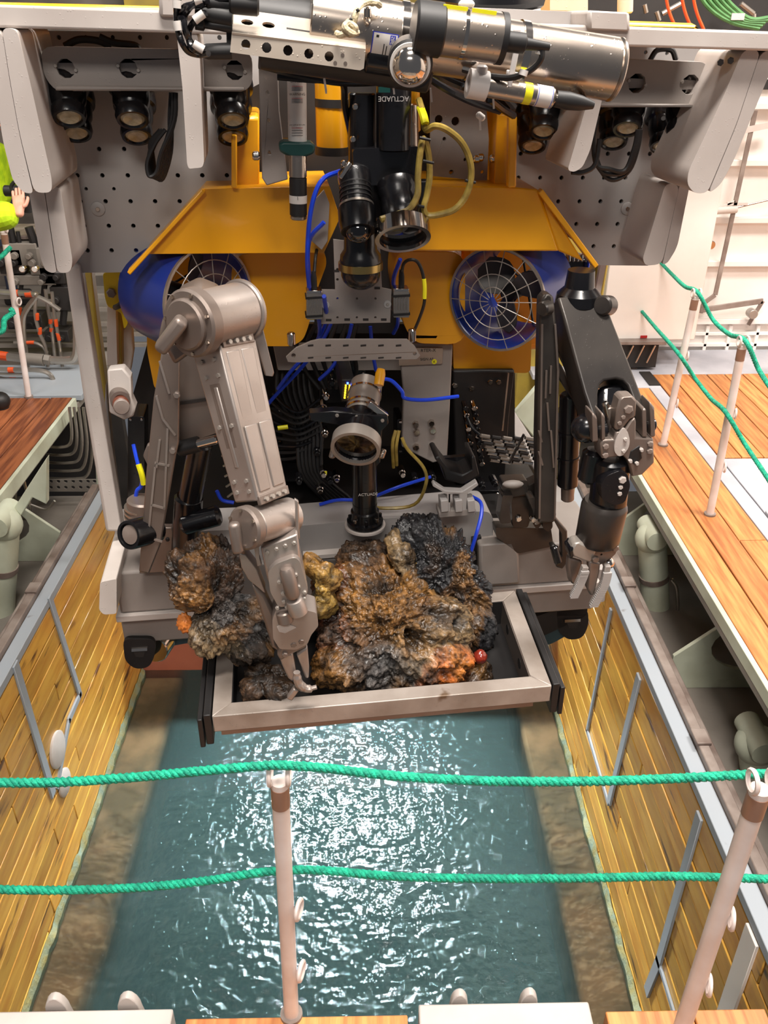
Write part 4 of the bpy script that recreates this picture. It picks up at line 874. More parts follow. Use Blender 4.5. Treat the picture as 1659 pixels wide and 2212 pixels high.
part('frame_post', MB().px(RP(3.05), [(1290,560),(1318,560),(1262,900),(1235,1130),(1200,1130),(1230,900)], 0, 0.08), M_olive, bevel=0.01)
part('frame_post', MB().px(RP(3.02), [(1300,560),(1312,560),(1280,720),(1268,720)], 0, 0.02), M_white2)
part('valve_pack', MB().px(RP(3.0), [(1224,560),(1272,560),(1270,640),(1226,640)], 0, 0.15), M_black, bevel=0.006)
for k in range(5): part('valve_fitting', MB().ccyl(R(1230+9*k,566,2.99), R(1230+9*k,548,2.99), 0.006), M_chrome)
part('valve_plate', MB().px(RP(3.02), [(1226,545),(1278,552),(1276,572),(1226,566)], 0, 0.02), M_white2)
part('blue_hose', MB().tube([R(1272,560,2.98), R(1269,590,2.98), R(1271,625,2.98)], 0.005, 6), M_bluew)
# ================================================================== EQUIPMENT ON THE VEHICLE
def pp(name, px_, v, t, m, par, bev=0.003, rnd=0, holes=(), **k):
    return obj(name, MB().px(RP(v), px_, 0, t, holes=holes, rnd=rnd), m, par, bevel=bev, **k)
# ---- left manipulator (titanium)
LA = thing('manipulator_arm', R(335,1235,2.5), 'large titanium grey manipulator arm folded on the left, its claw reaching into the tray', 'robot arm')
E1, E2 = R(428,694,2.10), R(520,670,2.22); ea = (E2-E1).normalized()
obj('elbow_drum', MB().ccyl(E1, E2, 0.071, 0.004, 40), M_arm, LA, label='round bare metal elbow drum')
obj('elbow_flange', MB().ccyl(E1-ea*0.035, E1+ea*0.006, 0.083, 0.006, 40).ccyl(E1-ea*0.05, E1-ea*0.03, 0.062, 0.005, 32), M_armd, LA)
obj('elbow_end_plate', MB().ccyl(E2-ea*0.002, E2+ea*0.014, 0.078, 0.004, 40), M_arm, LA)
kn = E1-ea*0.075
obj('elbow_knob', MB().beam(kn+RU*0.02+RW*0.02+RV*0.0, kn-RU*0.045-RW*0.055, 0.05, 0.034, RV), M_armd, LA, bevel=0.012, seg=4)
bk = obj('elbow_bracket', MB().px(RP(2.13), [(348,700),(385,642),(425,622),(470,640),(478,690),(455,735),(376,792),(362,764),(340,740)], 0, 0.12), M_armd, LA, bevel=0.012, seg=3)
for k in range(7):
    t_ = 2*PI*k/7+0.3; a = ea.orthogonal().normalized(); b_ = ea.cross(a); c = E1-ea*0.035+(a*math.cos(t_)+b_*math.sin(t_))*0.072
    obj('bolt', MB().cyl(c, c-ea*0.006, 0.005, seg=6), M_chrome, bk)
T_, B_ = R(484,744,2.16), R(565,1072,2.03)
ln = MB().beam(T_, B_, 0.136, 0.10, ea, 0.120, 0.085); fl = obj('forearm', ln, M_arm, LA, bevel=0.006)
dn = (B_-T_).normalized(); nn = ea.cross(dn).normalized(); sd = dn.cross(nn).normalized()
if nn.y > 0: nn = -nn
Lk = (B_-T_).length
for i, (s0, s1) in enumerate(((0.05,0.47),(0.52,0.95))):
    for j in (-1, 1):
        q0, q1 = T_+dn*Lk*s0, T_+dn*Lk*s1; w_ = 0.046; off = sd*j*0.027+nn*0.0495
        q1 = q1+(-nn)*0.006
        obj('pressed_panel', MB().beam(q0+off, q1+off, w_, 0.006, ea, w_*0.9), M_arm, fl, bevel=0.004, seg=3)
# slotted side plate of the forearm
sgn = -1 if sd.x > 0 else 1
for (f0, f1, w_) in ((0.22,0.80,0.030),):
    q0, q1 = T_+dn*Lk*f0+sd*sgn*0.0635, T_+dn*Lk*f1+sd*sgn*0.0585
    obj('slot_frame', MB().beam(q0, q1, 0.006, 0.042, ea), M_armd, fl, bevel=0.003); obj('slot_bar', MB().beam(q0+dn*0.01, q1-dn*0.01, 0.010, 0.016, ea), M_arm, fl, bevel=0.004)
for f in (0.08, 0.18, 0.5, 0.86, 0.93):
    for j in (-0.022, 0.022):
        c = T_+dn*Lk*f+sd*sgn*(0.066-0.009*f)+nn*j; obj('bolt', MB().cyl(c, c+sd*sgn*0.007, 0.006, seg=6), M_bolt, fl)
for (s_, off_) in ((-0.005,0.048),(1.0,0.042)):
    c0 = T_+dn*Lk*s_+nn*off_; obj('hinge_strip', MB().beam(c0-dn*0.012, c0+dn*0.012, 0.115, 0.012, ea), M_armd, LA, bevel=0.002)
    for k in range(4):
        c = c0+sd*(-0.036+0.024*k)+nn*0.006; obj('bolt', MB().cyl(c, c+nn*0.007, 0.0065, seg=6), M_bolt, LA)
pp('elbow_side_plate', [(545,648),(553,652),(592,806),(590,814),(572,812),(548,730)], 2.20, 0.012, M_arm, LA)
W1, W2 = R(546,1136,1.96), R(628,1112,2.06); wa = (W2-W1).normalized()
obj('wrist_drum', MB().ccyl(W1, W2, 0.049, 0.003, 36), M_arm, LA)
obj('wrist_flange', MB().ccyl(W1-wa*0.035, W1-wa*0.004, 0.058, 0.006, 36), M_armd, LA)
obj('wrist_knob', MB().beam(R(505,1128,1.93), R(515,1195,1.92), 0.030, 0.03, RU), M_armd, LA, bevel=0.011, seg=4)
for k in range(6):
    t_ = 2*PI*k/6; a = wa.orthogonal().normalized(); b_ = wa.cross(a); c = W1-wa*0.035+(a*math.cos(t_)+b_*math.sin(t_))*0.048
    obj('bolt', MB().cyl(c, c-wa*0.005, 0.005, seg=6), M_chrome, LA)
pp('wrist_side_plate', [(545,1105),(556,1110),(560,1200),(566,1222),(556,1225),(548,1180)], 1.97, 0.012, M_arm, LA)
pp('wrist_side_plate', [(636,1078),(645,1084),(648,1165),(640,1168)], 1.99, 0.012, M_arm, LA)
wp = pp('wrist_plate', [(563,1184),(643,1154),(648,1200),(664,1278),(655,1302),(600,1316),(575,1244)], 1.965, 0.075, M_arm, LA, 0.006)
bolts(wp, RP(1.965), [(577,1193),(597,1185),(616,1178),(635,1172)], 0.0062, 0.006, M_bolt)
cv = pp('wrist_cover', [(578,1236),(596,1218),(636,1203),(648,1212),(666,1276),(654,1308),(602,1312),(584,1280)], 1.945, 0.03, M_arm, LA, 0.006, rnd=0.01)
obj('motor_case', MB().lathe(R(617,1224,1.94), R(634,1290,1.93)-R(617,1224,1.94), [(0,0.006),(0.004,0.015),(0.014,0.020),(0.085,0.020),(0.095,0.016)], 24), M_armd, LA)
obj('motor_cap', MB().lathe(R(634,1292,1.935), R(646,1325,1.935)-R(634,1292,1.935), [(0,0.010),(0.006,0.022),(0.02,0.026),(0.05,0.026),(0.055,0.02)], 24), M_arm, LA)
bolts(cv, RP(1.945), [(603,1256),(639,1240),(611,1281),(645,1266),(613,1298),(658,1278),(619,1310),(657,1291),(599,1312)], 0.0058, 0.008, M_bolt)
pp('upper_claw_arm', [(517,1196),(530,1198),(556,1232),(574,1282),(566,1278),(536,1252),(521,1225)], 1.99, 0.05, M_arm, LA, 0.006)
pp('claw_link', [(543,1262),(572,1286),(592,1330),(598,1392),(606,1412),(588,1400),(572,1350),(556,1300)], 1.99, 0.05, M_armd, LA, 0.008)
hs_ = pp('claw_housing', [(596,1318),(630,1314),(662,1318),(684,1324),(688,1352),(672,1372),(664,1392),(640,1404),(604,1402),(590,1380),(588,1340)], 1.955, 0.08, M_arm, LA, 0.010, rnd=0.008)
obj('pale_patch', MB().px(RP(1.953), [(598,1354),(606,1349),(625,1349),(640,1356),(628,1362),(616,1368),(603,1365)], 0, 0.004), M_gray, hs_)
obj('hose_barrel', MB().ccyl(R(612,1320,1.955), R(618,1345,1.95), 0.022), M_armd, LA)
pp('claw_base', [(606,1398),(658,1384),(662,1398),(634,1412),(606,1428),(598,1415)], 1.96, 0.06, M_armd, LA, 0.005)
bolts(LA, RP(1.96), [(616,1413),(634,1391),(651,1384)], 0.009, 0.008, M_armd, 0)
pp('claw_finger', [(600,1412),(632,1412),(637,1436),(640,1458),(632,1474),(622,1466),(610,1440)], 1.965, 0.035, M_arm, LA, 0.006)
pp('claw_finger', [(640,1414),(664,1398),(668,1440),(667,1466),(660,1466),(652,1446),(646,1430)], 1.975, 0.030, M_arm, LA, 0.006)
obj('claw_hook', MB().tube([R(641,1452,1.95), R(643,1470,1.95), R(651,1482,1.95), R(665,1488,1.95), R(684,1484,1.95)], 0.011, 10, radii=[0.010,0.013,0.014,0.012,0.007]), M_arm, LA)
obj('claw_tooth', MB().beam(R(640,1486,1.955), R(625,1508,1.955), 0.018, 0.02, RU), M_arm, LA, bevel=0.004)
# shoulder link and rams
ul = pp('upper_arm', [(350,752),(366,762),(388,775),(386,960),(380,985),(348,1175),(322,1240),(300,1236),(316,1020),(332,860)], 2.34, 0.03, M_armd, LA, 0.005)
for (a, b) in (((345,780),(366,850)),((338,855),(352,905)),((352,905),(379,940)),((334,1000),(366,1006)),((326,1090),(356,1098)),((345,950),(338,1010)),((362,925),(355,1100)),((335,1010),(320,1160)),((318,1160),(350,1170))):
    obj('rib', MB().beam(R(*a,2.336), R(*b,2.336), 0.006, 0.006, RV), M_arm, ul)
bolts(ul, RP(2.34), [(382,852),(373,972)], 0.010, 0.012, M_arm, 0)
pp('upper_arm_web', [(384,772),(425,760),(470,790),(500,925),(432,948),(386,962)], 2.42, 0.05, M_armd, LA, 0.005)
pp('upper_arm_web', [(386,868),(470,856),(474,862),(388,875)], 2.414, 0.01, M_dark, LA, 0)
obj('ram_rod', MB().ccyl(R(400,966,2.38), R(470,948,2.36), 0.014), M_chrome, LA)
obj('ram_rod_sleeve', MB().ccyl(R(385,970,2.39), R(432,958,2.38), 0.024), M_blackm, LA)
obj('ram', MB().ccyl(R(434,955,2.46), R(408,1090,2.50), 0.037, 0.006).ccyl(R(408,1070,2.50), R(398,1220,2.53), 0.046, 0.008), M_black, LA)
obj('cross_ram', MB().ccyl(R(392,1135,2.47), R(476,1112,2.47), 0.034, 0.01), M_black, LA)
t = obj('camera_barrel', MB().lathe(R(277,1156,2.31), R(334,1142,2.40)-R(277,1156,2.31), [(0.012,0.001),(0.012,0.034),(0,0.036),(0,0.044),(0.006,0.046),(0.115,0.046),(0.12,0.042)], 36), M_black, LA)
obj('camera_window', MB().cyl(R(277,1156,2.31)+(R(334,1142,2.40)-R(277,1156,2.31)).normalized()*0.006, R(277,1156,2.31)+(R(334,1142,2.40)-R(277,1156,2.31)).normalized()*0.012, 0.030), M_brownst, t)
obj('shoulder_drum', MB().ccyl(R(306,1125,2.58), R(306,1078,2.58), 0.048, 0.006, 32), M_armd, LA)
for k in range(3): obj('drum_ring', MB().ring(R(303,1118-10*k,2.585), R(303,1114-10*k,2.585), 0.052, 0.04, 32), M_pipe, LA)
pp('pivot_disc', [(318,962),(328,960),(330,1005),(318,1004),(309,985)], 2.36, 0.02, M_armd, LA)
pp('foot_bracket', [(388,1180),(402,1178),(408,1225),(396,1238),(384,1230)], 2.50, 0.03, M_arm, LA)
# ---- right manipulator (dark bronze)
RA = thing('manipulator_arm', R(1190,1215,2.55), 'dark bronze manipulator arm hanging on the right with an open toothed gripper', 'robot arm')
D_ = M_darkarm
ra = pp('upper_arm_rail', [(1168,648),(1180,634),(1196,640),(1203,700),(1210,790),(1206,900),(1198,1130),(1163,1132),(1160,950)], 2.42, 0.05, D_, RA, 0.008)
for (a, b) in (((1180,800),(1178,860)),((1190,790),(1188,850)),((1182,870),(1186,930)),((1164,930),(1170,955)),((1164,975),(1172,1005)),((1190,930),(1196,1010)),((1199,700),(1205,800)),((1205,800),(1198,1120)),((1171,700),(1165,1120))):
    obj('rib', MB().beam(R(*a,2.415), R(*b,2.415), 0.005, 0.006, RV), M_armd, ra)
pp('upper_arm_rail', [(1203,780),(1214,790),(1262,880),(1280,905),(1262,912),(1240,870),(1203,810)], 2.44, 0.04, D_, RA, 0.006)
pp('inner_rail', [(1206,660),(1222,700),(1262,840),(1280,900),(1262,900),(1225,800),(1206,760)], 2.50, 0.05, D_, RA, 0.006)
for (a, b) in (((1232,735),(1230,785)),((1250,790),(1248,815)),((1262,830),(1262,845))): obj('rib', MB().beam(R(*a,2.49), R(*b,2.49), 0.004, 0.006, RV), M_armd, RA)
obj('ram', MB().ccyl(R(1232,850,2.48), R(1226,1050,2.48), 0.034, 0.006).ring(R(1230,930,2.48), R(1230,936,2.48), 0.037, 0.03).ring(R(1228,985,2.48), R(1228,990,2.48), 0.037, 0.03), M_black, RA)
obj('ram_end', MB().ccyl(R(1226,1050,2.48), R(1226,1080,2.48), 0.022), M_armd, RA)
obj('hose_collar', MB().lathe(R(1248,655,2.50), RW, [(-0.02,0.055),(0.0,0.07),(0.03,0.066),(0.05,0.045),(0.10,0.04)], 28), M_black, RA)
obj('shoulder_lug', MB().ccyl(R(1300,660,2.42), R(1316,660,2.46), 0.03, 0.006), D_, RA)
obj('shoulder_lug', MB().ccyl(R(1170,668,2.40), R(1186,664,2.42), 0.022), D_, RA)
tp = TP(R(1205,640,2.46), R(1298,636,2.46), R(1345,900,2.24))
cvr = obj('arm_cover', MB().px(tp, [(1204,642),(1298,638),(1314,668),(1358,780),(1392,868),(1402,905),(1394,925),(1374,880),(1356,832),(1346,822),(1330,818),(1306,822),(1296,832),(1292,850),(1292,900),(1290,935),(1282,905),(1262,848),(1232,740)], 0, 0.11), D_, RA, bevel=0.022, seg=4, label='long smooth dark cover')
tp2 = Pl(tp.o+tp.n*0.03, tp.x, tp.y, tp.n)
obj('elbow_housing', MB().px(tp2, [(1296,832),(1350,826),(1364,862),(1372,900),(1330,930),(1300,950),(1294,900)], 0, 0.10), M_black, RA, bevel=0.02, seg=4)
obj('elbow_housing_side', MB().px(Pl(tp.o+tp.n*0.06, tp.x, tp.y, tp.n), [(1355,840),(1385,900),(1378,950),(1350,950)], 0, 0.06), M_blackm, RA)
hf = obj('hose_fitting', MB().ccyl(R(1307,868,2.25), R(1316,905,2.25), 0.010), M_chrome, RA)
obj('hose_fitting', MB().ccyl(R(1314,878,2.25), R(1322,930,2.25), 0.012, 0.003), M_armd, RA)
V0 = 2.20
fk = pp('fork_plate', [(1338,864),(1344,858),(1368,857),(1376,866),(1374,900),(1362,906),(1346,926),(1330,930),(1327,924),(1332,888)], V0, 0.05, M_armd, RA, 0.005)
bolts(fk, RP(V0), [(1357,884)], 0.014, 0.007, M_brownst); bolts(fk, RP(V0), [(1346,901),(1338,914)], 0.007, 0.005, M_brownst)
wb = pp('wrist_body', [(1372,902),(1375,912),(1374,946),(1412,947),(1414,1000),(1388,1026),(1364,1030),(1356,995),(1346,985),(1300,992),(1297,960),(1302,950),(1326,950),(1330,934),(1348,932),(1362,910)], V0, 0.07, M_armd, RA, 0.005)
obj('silver_drop_plate', MB().px(RP(V0-0.004), [(1347,923),(1356,932),(1361,952),(1358,968),(1346,984),(1336,986),(1327,976),(1327,960),(1334,942)], 0, 0.01, rnd=0.01), M_gray, wb, bevel=0.002)
bolts(wb, RP(V0), [(1308,964),(1307,983),(1404,958),(1403,974)], 0.0095, 0.007, M_brownst); bolts(wb, RP(V0), [(1349,947),(1345,972),(1384,970),(1360,994),(1374,999)], 0.006, 0.012, M_gray)
pp('black_inset', [(1362,975),(1382,962),(1388,990),(1372,1006),(1358,992)], V0-0.002, 0.01, M_blackm, wb)
for q in ([(1280,892),(1290,900),(1293,955),(1280,958)], [(1300,892),(1307,897),(1308,950),(1300,955)], [(1388,884),(1396,882),(1398,946),(1388,946)], [(1404,868),(1414,880),(1416,945),(1406,946)]):
    pp('hinge_lug', q, V0, 0.07, M_armd, RA, 0.006)
obj('hinge_pin', MB().ccyl(R(1270,930,2.24), R(1310,928,2.24), 0.022).ccyl(R(1385,918,2.24), R(1414,918,2.24), 0.02), M_black, RA)
obj('elbow_knuckle', MB().sphere(R(1266,925,2.27), 0.045, 20, 14), M_black, RA)
obj('wrist_joint', MB().ccyl(R(1322,985,2.26), R(1312,1095,2.26), 0.058, 0.012, 32), M_black, RA)
obj('wrist_joint_arm', MB().ccyl(R(1285,970,2.28), R(1270,1040,2.28), 0.035, 0.012), M_black, RA)
jp = pp('wrist_link', [(1298,1046),(1310,1028),(1340,1016),(1356,1024),(1362,1050),(1350,1086),(1330,1092),(1300,1080)], 2.19, 0.05, M_black, RA, 0.010, rnd=0.012)
bolts(jp, RP(2.19), [(1344,1036)], 0.012, 0.008, M_gray); bolts(jp, RP(2.19), [(1340,1052),(1338,1066)], 0.0075, 0.006, M_gray)
obj('forearm_sleeve', MB().lathe(R(1308,1082,2.26), R(1287,1180,2.26)-R(1308,1082,2.26), [(0,0.064),(0.012,0.070),(0.02,0.072),(0.135,0.070),(0.15,0.062)], 40), D_, RA)
hd = pp('hand_plate', [(1240,1174),(1256,1172),(1284,1186),(1290,1190),(1282,1210),(1275,1218),(1238,1204),(1232,1190)], 2.22, 0.05, M_bolt, RA, 0.008)
pp('hand_ring', [(1286,1184),(1328,1172),(1334,1182),(1330,1196),(1312,1214),(1290,1222),(1280,1212)], 2.235, 0.05, M_armd, RA, 0.006, holes=[(1299,1198,2.5),(1310,1190,2.5)])
pp('hand_side', [(1230,1190),(1240,1178),(1240,1205),(1232,1208)], 2.22, 0.06, M_black, RA, 0.006)
bolts(RA, RP(2.22), [(1285,1206),(1328,1182)], 0.012, 0.012, M_armd, 0)
pp('gripper_finger', [(1228,1204),(1258,1212),(1262,1225),(1254,1256),(1240,1266),(1230,1256),(1226,1230)], 2.25, 0.03, M_armd, RA, 0.008)
pp('gripper_finger', [(1272,1212),(1298,1216),(1296,1236),(1288,1270),(1284,1286),(1276,1288),(1268,1272),(1272,1240)], 2.22, 0.03, M_armd, RA, 0.008)
obj('knuckle', MB().sphere(R(1314,1216,2.24), 0.020, 16, 12), M_chrome, RA)
def toothed(a, b, c, w_):
    P = cat([R(*a,2.215), R(*b,2.215), R(*c,2.215)], 6); f = obj('gripper_finger', MB().beam(P[0], P[5], 0.022, 0.02, RV).beam(P[5], P[9], 0.022, 0.02, RV).beam(P[9], P[-1], 0.022, 0.018, RV), M_gray3, RA, bevel=0.003)
    for i in range(2, len(P)-1):
        for u in (0.0, 0.5):
            q = P[i].lerp(P[i+1], u); obj('tooth', MB().box(q-RV*0.012, (w_, 0.010, 0.006), (RU, RV, RW)), M_gray2, f)
toothed((1264,1222),(1254,1250),(1236,1288), 0.026); toothed((1312,1220),(1302,1262),(1278,1308), 0.028)
pp('hook_arm', [(1194,1120),(1200,1118),(1226,1148),(1228,1212),(1216,1230),(1202,1226),(1190,1180),(1200,1176),(1207,1204),(1213,1200),(1212,1152)], 2.45, 0.03, D_, RA, 0.006)
obj('hook_pin', MB().ccyl(R(1196,1180,2.45), R(1206,1216,2.44), 0.014), M_black, RA)
for q, v_ in (([(1086,1040),(1140,1038),(1140,1066),(1110,1074),(1084,1060)],2.50), ([(1086,1070),(1110,1070),(1100,1100),(1104,1130),(1082,1132),(1078,1122)],2.48), ([(1140,1076),(1155,1074),(1170,1100),(1172,1130),(1160,1145),(1150,1130),(1152,1105)],2.46),
              ([(1174,1085),(1192,1085),(1194,1140),(1184,1150),(1172,1140)],2.45), ([(1070,1140),(1190,1140),(1196,1180),(1120,1196),(1072,1160)],2.56), ([(1140,1050),(1200,1020),(1200,1090),(1150,1096)],2.52), ([(1104,1076),(1140,1070),(1150,1110),(1140,1140),(1108,1140)],2.54)):
    pp('base_link', q, v_, 0.05, D_, RA, 0.010, rnd=0.008)
for (x_, y_) in ((1150,1118),(1118,1116),(1182,1062),(1181,1022),(1174,1042),(1158,1122)): 
    c = R(x_, y_, 2.45); obj('pivot_bolt', MB().ccyl(c, c-RV*0.02, 0.011, 0.003), M_chrome, RA)
obj('crumpled_guard', MB().sphere(R(1108,1046,2.47), 0.02, 10, 8, (1.8,0.8,0.7)), M_gray3, RA)
# ---- pan and tilt camera cluster, centre
def camera(name, px0, py0, v0, back, prof, lab, ringm=None, m=M_black, cat_='camera'):
    c = R(px0, py0, v0); t = thing(name, c, lab, cat_)
    obj('camera_body', MB().lathe(c, back, prof, 40), m, t); return t, c
def dirn(el, az=0):                                # axis pointing back and up from the lens
    d = (RV*math.cos(R_(el))+RW*math.sin(R_(el))); return (Matrix.Rotation(R_(az), 3, 'Z') @ d).normalized()
b1 = dirn(50)
t, c = camera('underwater_camera', 870, 512, 2.30, b1, [(0.02,0.002),(0.016,0.060),(-0.002,0.063),(-0.004,0.070),(0.03,0.072),(0.036,0.060),(0.05,0.052),(0.11,0.050),(0.12,0.056),(0.15,0.056)], 'black camera with wide steel lens ring just below the pan and tilt box', m=M_black)
obj('lens_ring', MB().ring(c-b1*0.006, c+b1*0.034, 0.0735, 0.062, 48), M_chrome, t); obj('lens_glass', MB().lathe(c+b1*0.014, b1, [(0,0.001),(0.002,0.061)], 40, cap=False), M_glassd, t)
obj('lens_disc', MB().cyl(c+b1*0.02, c+b1*0.03, 0.060, seg=40), M_blackm, t)
b2 = dirn(54)
t, c = camera('underwater_camera', 774, 500, 2.32, b2, [(0.006,0.001),(0.0,0.036),(0.0,0.046),(0.02,0.050),(0.06,0.050),(0.066,0.042),(0.10,0.040),(0.14,0.044),(0.16,0.044)], 'small black camera beside the steel ringed camera above the brass ringed dome')
obj('lens_glass', MB().sphere(c+b2*0.004, 0.034, 24, 10, (1,1,1)), M_glassd, t); obj('clamp_ring', MB().ring(c+b2*0.066, c+b2*0.072, 0.046, 0.038), M_pipe, t)
for k in range(4):
    c2 = c+b2*(0.085+0.012*k); obj('body_rib', MB().ring(c2, c2+b2*0.004, 0.043, 0.036), M_blackm, t)
ptu = thing('pan_tilt_unit', R(845,400,2.5), 'black pan and tilt drive unit under the steel pressure cylinder', 'pan tilt unit')
pb = obj('drive_tube', MB().ccyl(R(850,325,2.42), R(851,170,2.42), 0.045, 0.004, 36), M_black, ptu)
pl = RP(2.371); a, b = pl.hit(850, 213); text('tube_lettering', 'ACTUADE', pl, a, b, 0.017, M_gray2, pb, rot=PI)
obj('drive_box', MB().px(RP(2.40), [(762,322),(905,316),(912,350),(908,396),(840,402),(765,398)], 0, 0.11, rnd=0.01), M_black, ptu, bevel=0.008)
obj('drive_tube', MB().ccyl(R(780,400,2.46), R(782,200,2.46), 0.035, 0.004), M_black, ptu); obj('green_tape', MB().px(RP(2.368), [(818,188),(843,188),(843,200),(818,200)], 0, 0.004), M_teal, ptu)
for (x_,y_) in ((767,230),(742,352),(742,368),(740,385),(762,300)): c = R(x_, y_, 2.41); obj('side_bolt', MB().ccyl(c, c-RV*0.015, 0.008, 0.002, 10), M_chrome, ptu)
obj('yoke', MB().px(RP(2.44), [(745,396),(930,392),(925,440),(905,470),(760,470),(748,430)], 0, 0.05, rnd=0.008), M_black, ptu, bevel=0.006)
obj('side_clip', MB().beam(R(757,350,2.38), R(735,385,2.38), 0.018, 0.012, RV), M_chrome, ptu, bevel=0.003)
# brass ringed dome
c = R(779,575,2.42); t = thing('dome_camera', c, 'black dome camera with a brass ring hanging over the grey drilled plate', 'camera')
obj('dome', MB().lathe(c-RW*0.005, -RW, [(0,0.055),(0.02,0.055),(0.035,0.050),(0.048,0.038),(0.056,0.022),(0.058,0.001)], 36), M_black, t)
obj('brass_ring', MB().ring(c-RW*0.008, c+RW*0.012, 0.062, 0.05, 40), M_gold, t); obj('neck', MB().lathe(c+RW*0.012, RW, [(0,0.058),(0.02,0.056),(0.035,0.046),(0.09,0.044),(0.1,0.036)], 32), M_black, t)
# drilled mounting plate
hs = [(x_, y_, 2.6) for x_ in (729,771,811) for y_ in (645,686)]+[(729,604,3),(729,582,3)]
plt = pp('drilled_plate', [(720,517),(821,530),(825,622),(846,626),(843,697),(694,700),(692,626),(724,626)], 2.55, 0.008, M_gray3, ROV, 0.001, holes=hs)
for (x_, y_) in ((710,691),(750,690),(790,690),(829,690),(727,585),(815,622)): pp('slot', [(x_-6,y_-2),(x_+6,y_-2),(x_+6,y_+3),(x_-6,y_+3)], 2.549, 0.004, M_dark, plt, 0)
for (x_, y_) in ((703,659),(837,657)):
    a, b = RP(2.55).hit(x_, y_); w = obj('washer', MB().lathe(RP(2.55).p(a,b,0), -RV, [(0,0.012),(0.003,0.011),(0.003,0.0005)], 20), M_gray2, plt); bolts(w, RP(2.55), [(x_,y_)], 0.005, 0.006)
pp('drilled_plate', [(672,440),(700,410),(712,440),(708,520),(695,540),(672,520)], 2.56, 0.008, M_gray3, ROV, 0.001)
# two small finned modules with cables
for i, (x_, y_, v_, lb) in enumerate(((679,660,2.52,'silver sensor module strapped left of the drilled plate'),(867,656,2.54,'silver sensor module strapped right of the drilled plate'))):
    t = thing('sensor_module', R(x_, y_+32, v_), lb, 'sensor')
    obj('body', MB().px(RP(v_), [(x_-17,y_-30),(x_+17,y_-30),(x_+17,y_+30),(x_-17,y_+30)], 0, 0.04, rnd=0.004), M_pipe, t, bevel=0.003)
    for k in range(5): obj('fin', MB().px(RP(v_-0.005), [(x_-13+6*k,y_-12),(x_-10+6*k,y_-12),(x_-10+6*k,y_+14),(x_-13+6*k,y_+14)], 0, 0.006), M_metal, t)
    for yy in (-18, 22): obj('strap', MB().px(RP(v_-0.004), [(x_-19,y_+yy),(x_+19,y_+yy-2),(x_+19,y_+yy+3),(x_-19,y_+yy+5)], 0, 0.05), M_blackm, t)
    obj('cap', MB().px(RP(v_-0.003), [(x_-17,y_-32),(x_+17,y_-32),(x_+17,y_-26),(x_-17,y_-26)], 0, 0.045), M_chrome, t, bevel=0.002)
    obj('plug', MB().lathe(R(x_,y_-30,v_+0.02), RW, [(0,0.009),(0.04,0.009),(0.06,0.006)], 12), M_blackm, t)
hose([(679,590,2.54),(681,560,2.56),(684,540,2.6)], 2.5, 0.005); hose([(868,588,2.56),(872,570,2.54),(885,561,2.52),(903,567,2.52),(915,600,2.52),(917,650,2.52),(905,690,2.54),(888,728,2.56)], 2.5, 0.005)
hose([(916,603,2.515),(917.5,622,2.515),(917,645,2.515)], 2.5, 0.0065, M_ytape, name='yellow_marker')
wg = pp('winged_plate', [(618,772),(640,752),(672,738),(690,734),(880,734),(896,748),(908,768),(900,776),(790,778),(640,783),(622,782)], 2.46, 0.012, M_gray3, ROV, 0.003, holes=[(634,768,5),(896,764,4)])
for x_ in range(665, 880, 38): pp('slot', [(x_,745),(x_+12,744),(x_+12,748),(x_,749)], 2.459, 0.004, M_dark, wg, 0); pp('slot', [(x_,772),(x_+12,771),(x_+12,774),(x_,775)], 2.459, 0.004, M_dark, wg, 0)
for (x_, y_) in ((630,746),(890,738)): c = R(x_, y_, 2.5); obj('standoff', MB().ccyl(c, c+RW*0.04, 0.012), M_chrome, ROV)
# grey drilled side cheeks
pp('drilled_cheek', [(558,128),(600,128),(604,240),(622,388),(576,401),(566,385)], 2.50, 0.015, M_gray3, ROV, 0.003, holes=[(578,200,3),(580,260,3),(582,330,3)])
pp('drilled_cheek', [(930,165),(1048,200),(1056,300),(1052,395),(985,385),(930,380)], 2.72, 0.012, M_gray3, ROV, 0.003, holes=[(948,258,9),(984,262,9),(1005,345,4),(960,300,4),(975,372,5),(1040,340,4),(1042,372,4)])
pp('drilled_cheek', [(600,128),(640,130),(640,300),(604,300)], 2.78, 0.02, M_dark, ROV, 0.003)
for (x_, y_) in ((545,337),(1058,343),(1022,343),(1030,340)): c = R(x_, y_, 2.50 if x_ < 600 else 2.68); obj('standoff', MB().ccyl(c, c+RU*0.02, 0.012), M_chrome, ROV)
# labelled tube sensor
t = thing('tube_sensor', R(643,478,2.36), 'upright tube with white printed label held by a dark teal clamp', 'sensor')
X0 = lambda y_: R(641+(y_-165)*0.012, y_, 2.36)
obj('labelled_sleeve', MB().ccyl(X0(305), X0(150), 0.0235, 0.001, 28), M_label, t); obj('metal_sleeve', MB().ccyl(X0(382), X0(305), 0.0225, 0.001, 28), M_metal, t)
obj('black_sleeve', MB().ccyl(X0(466), X0(382), 0.0225, 0.003, 28), M_blackm, t); obj('white_band', MB().ring(X0(438), X0(421), 0.0232, 0.02, 28), M_label, t); obj('end_cap', MB().ccyl(X0(474), X0(464), 0.0215, 0.003, 28), M_metal, t)
obj('clamp', MB().px(RP(2.33), [(602,312),(612,306),(672,308),(682,316),(678,332),(664,338),(618,336),(604,328)], 0, 0.06), M_teal, t, bevel=0.006)
pl = RP(2.3355)
for (y_, s_, sz) in ((176,'DANGER',0.008),(204,'WARNING',0.008),(270,'USE SAFE & SECURE',0.0045)):
    a, b = pl.hit(642, y_); text('tube_lettering', s_, pl, a, b, sz, M_ink, t)
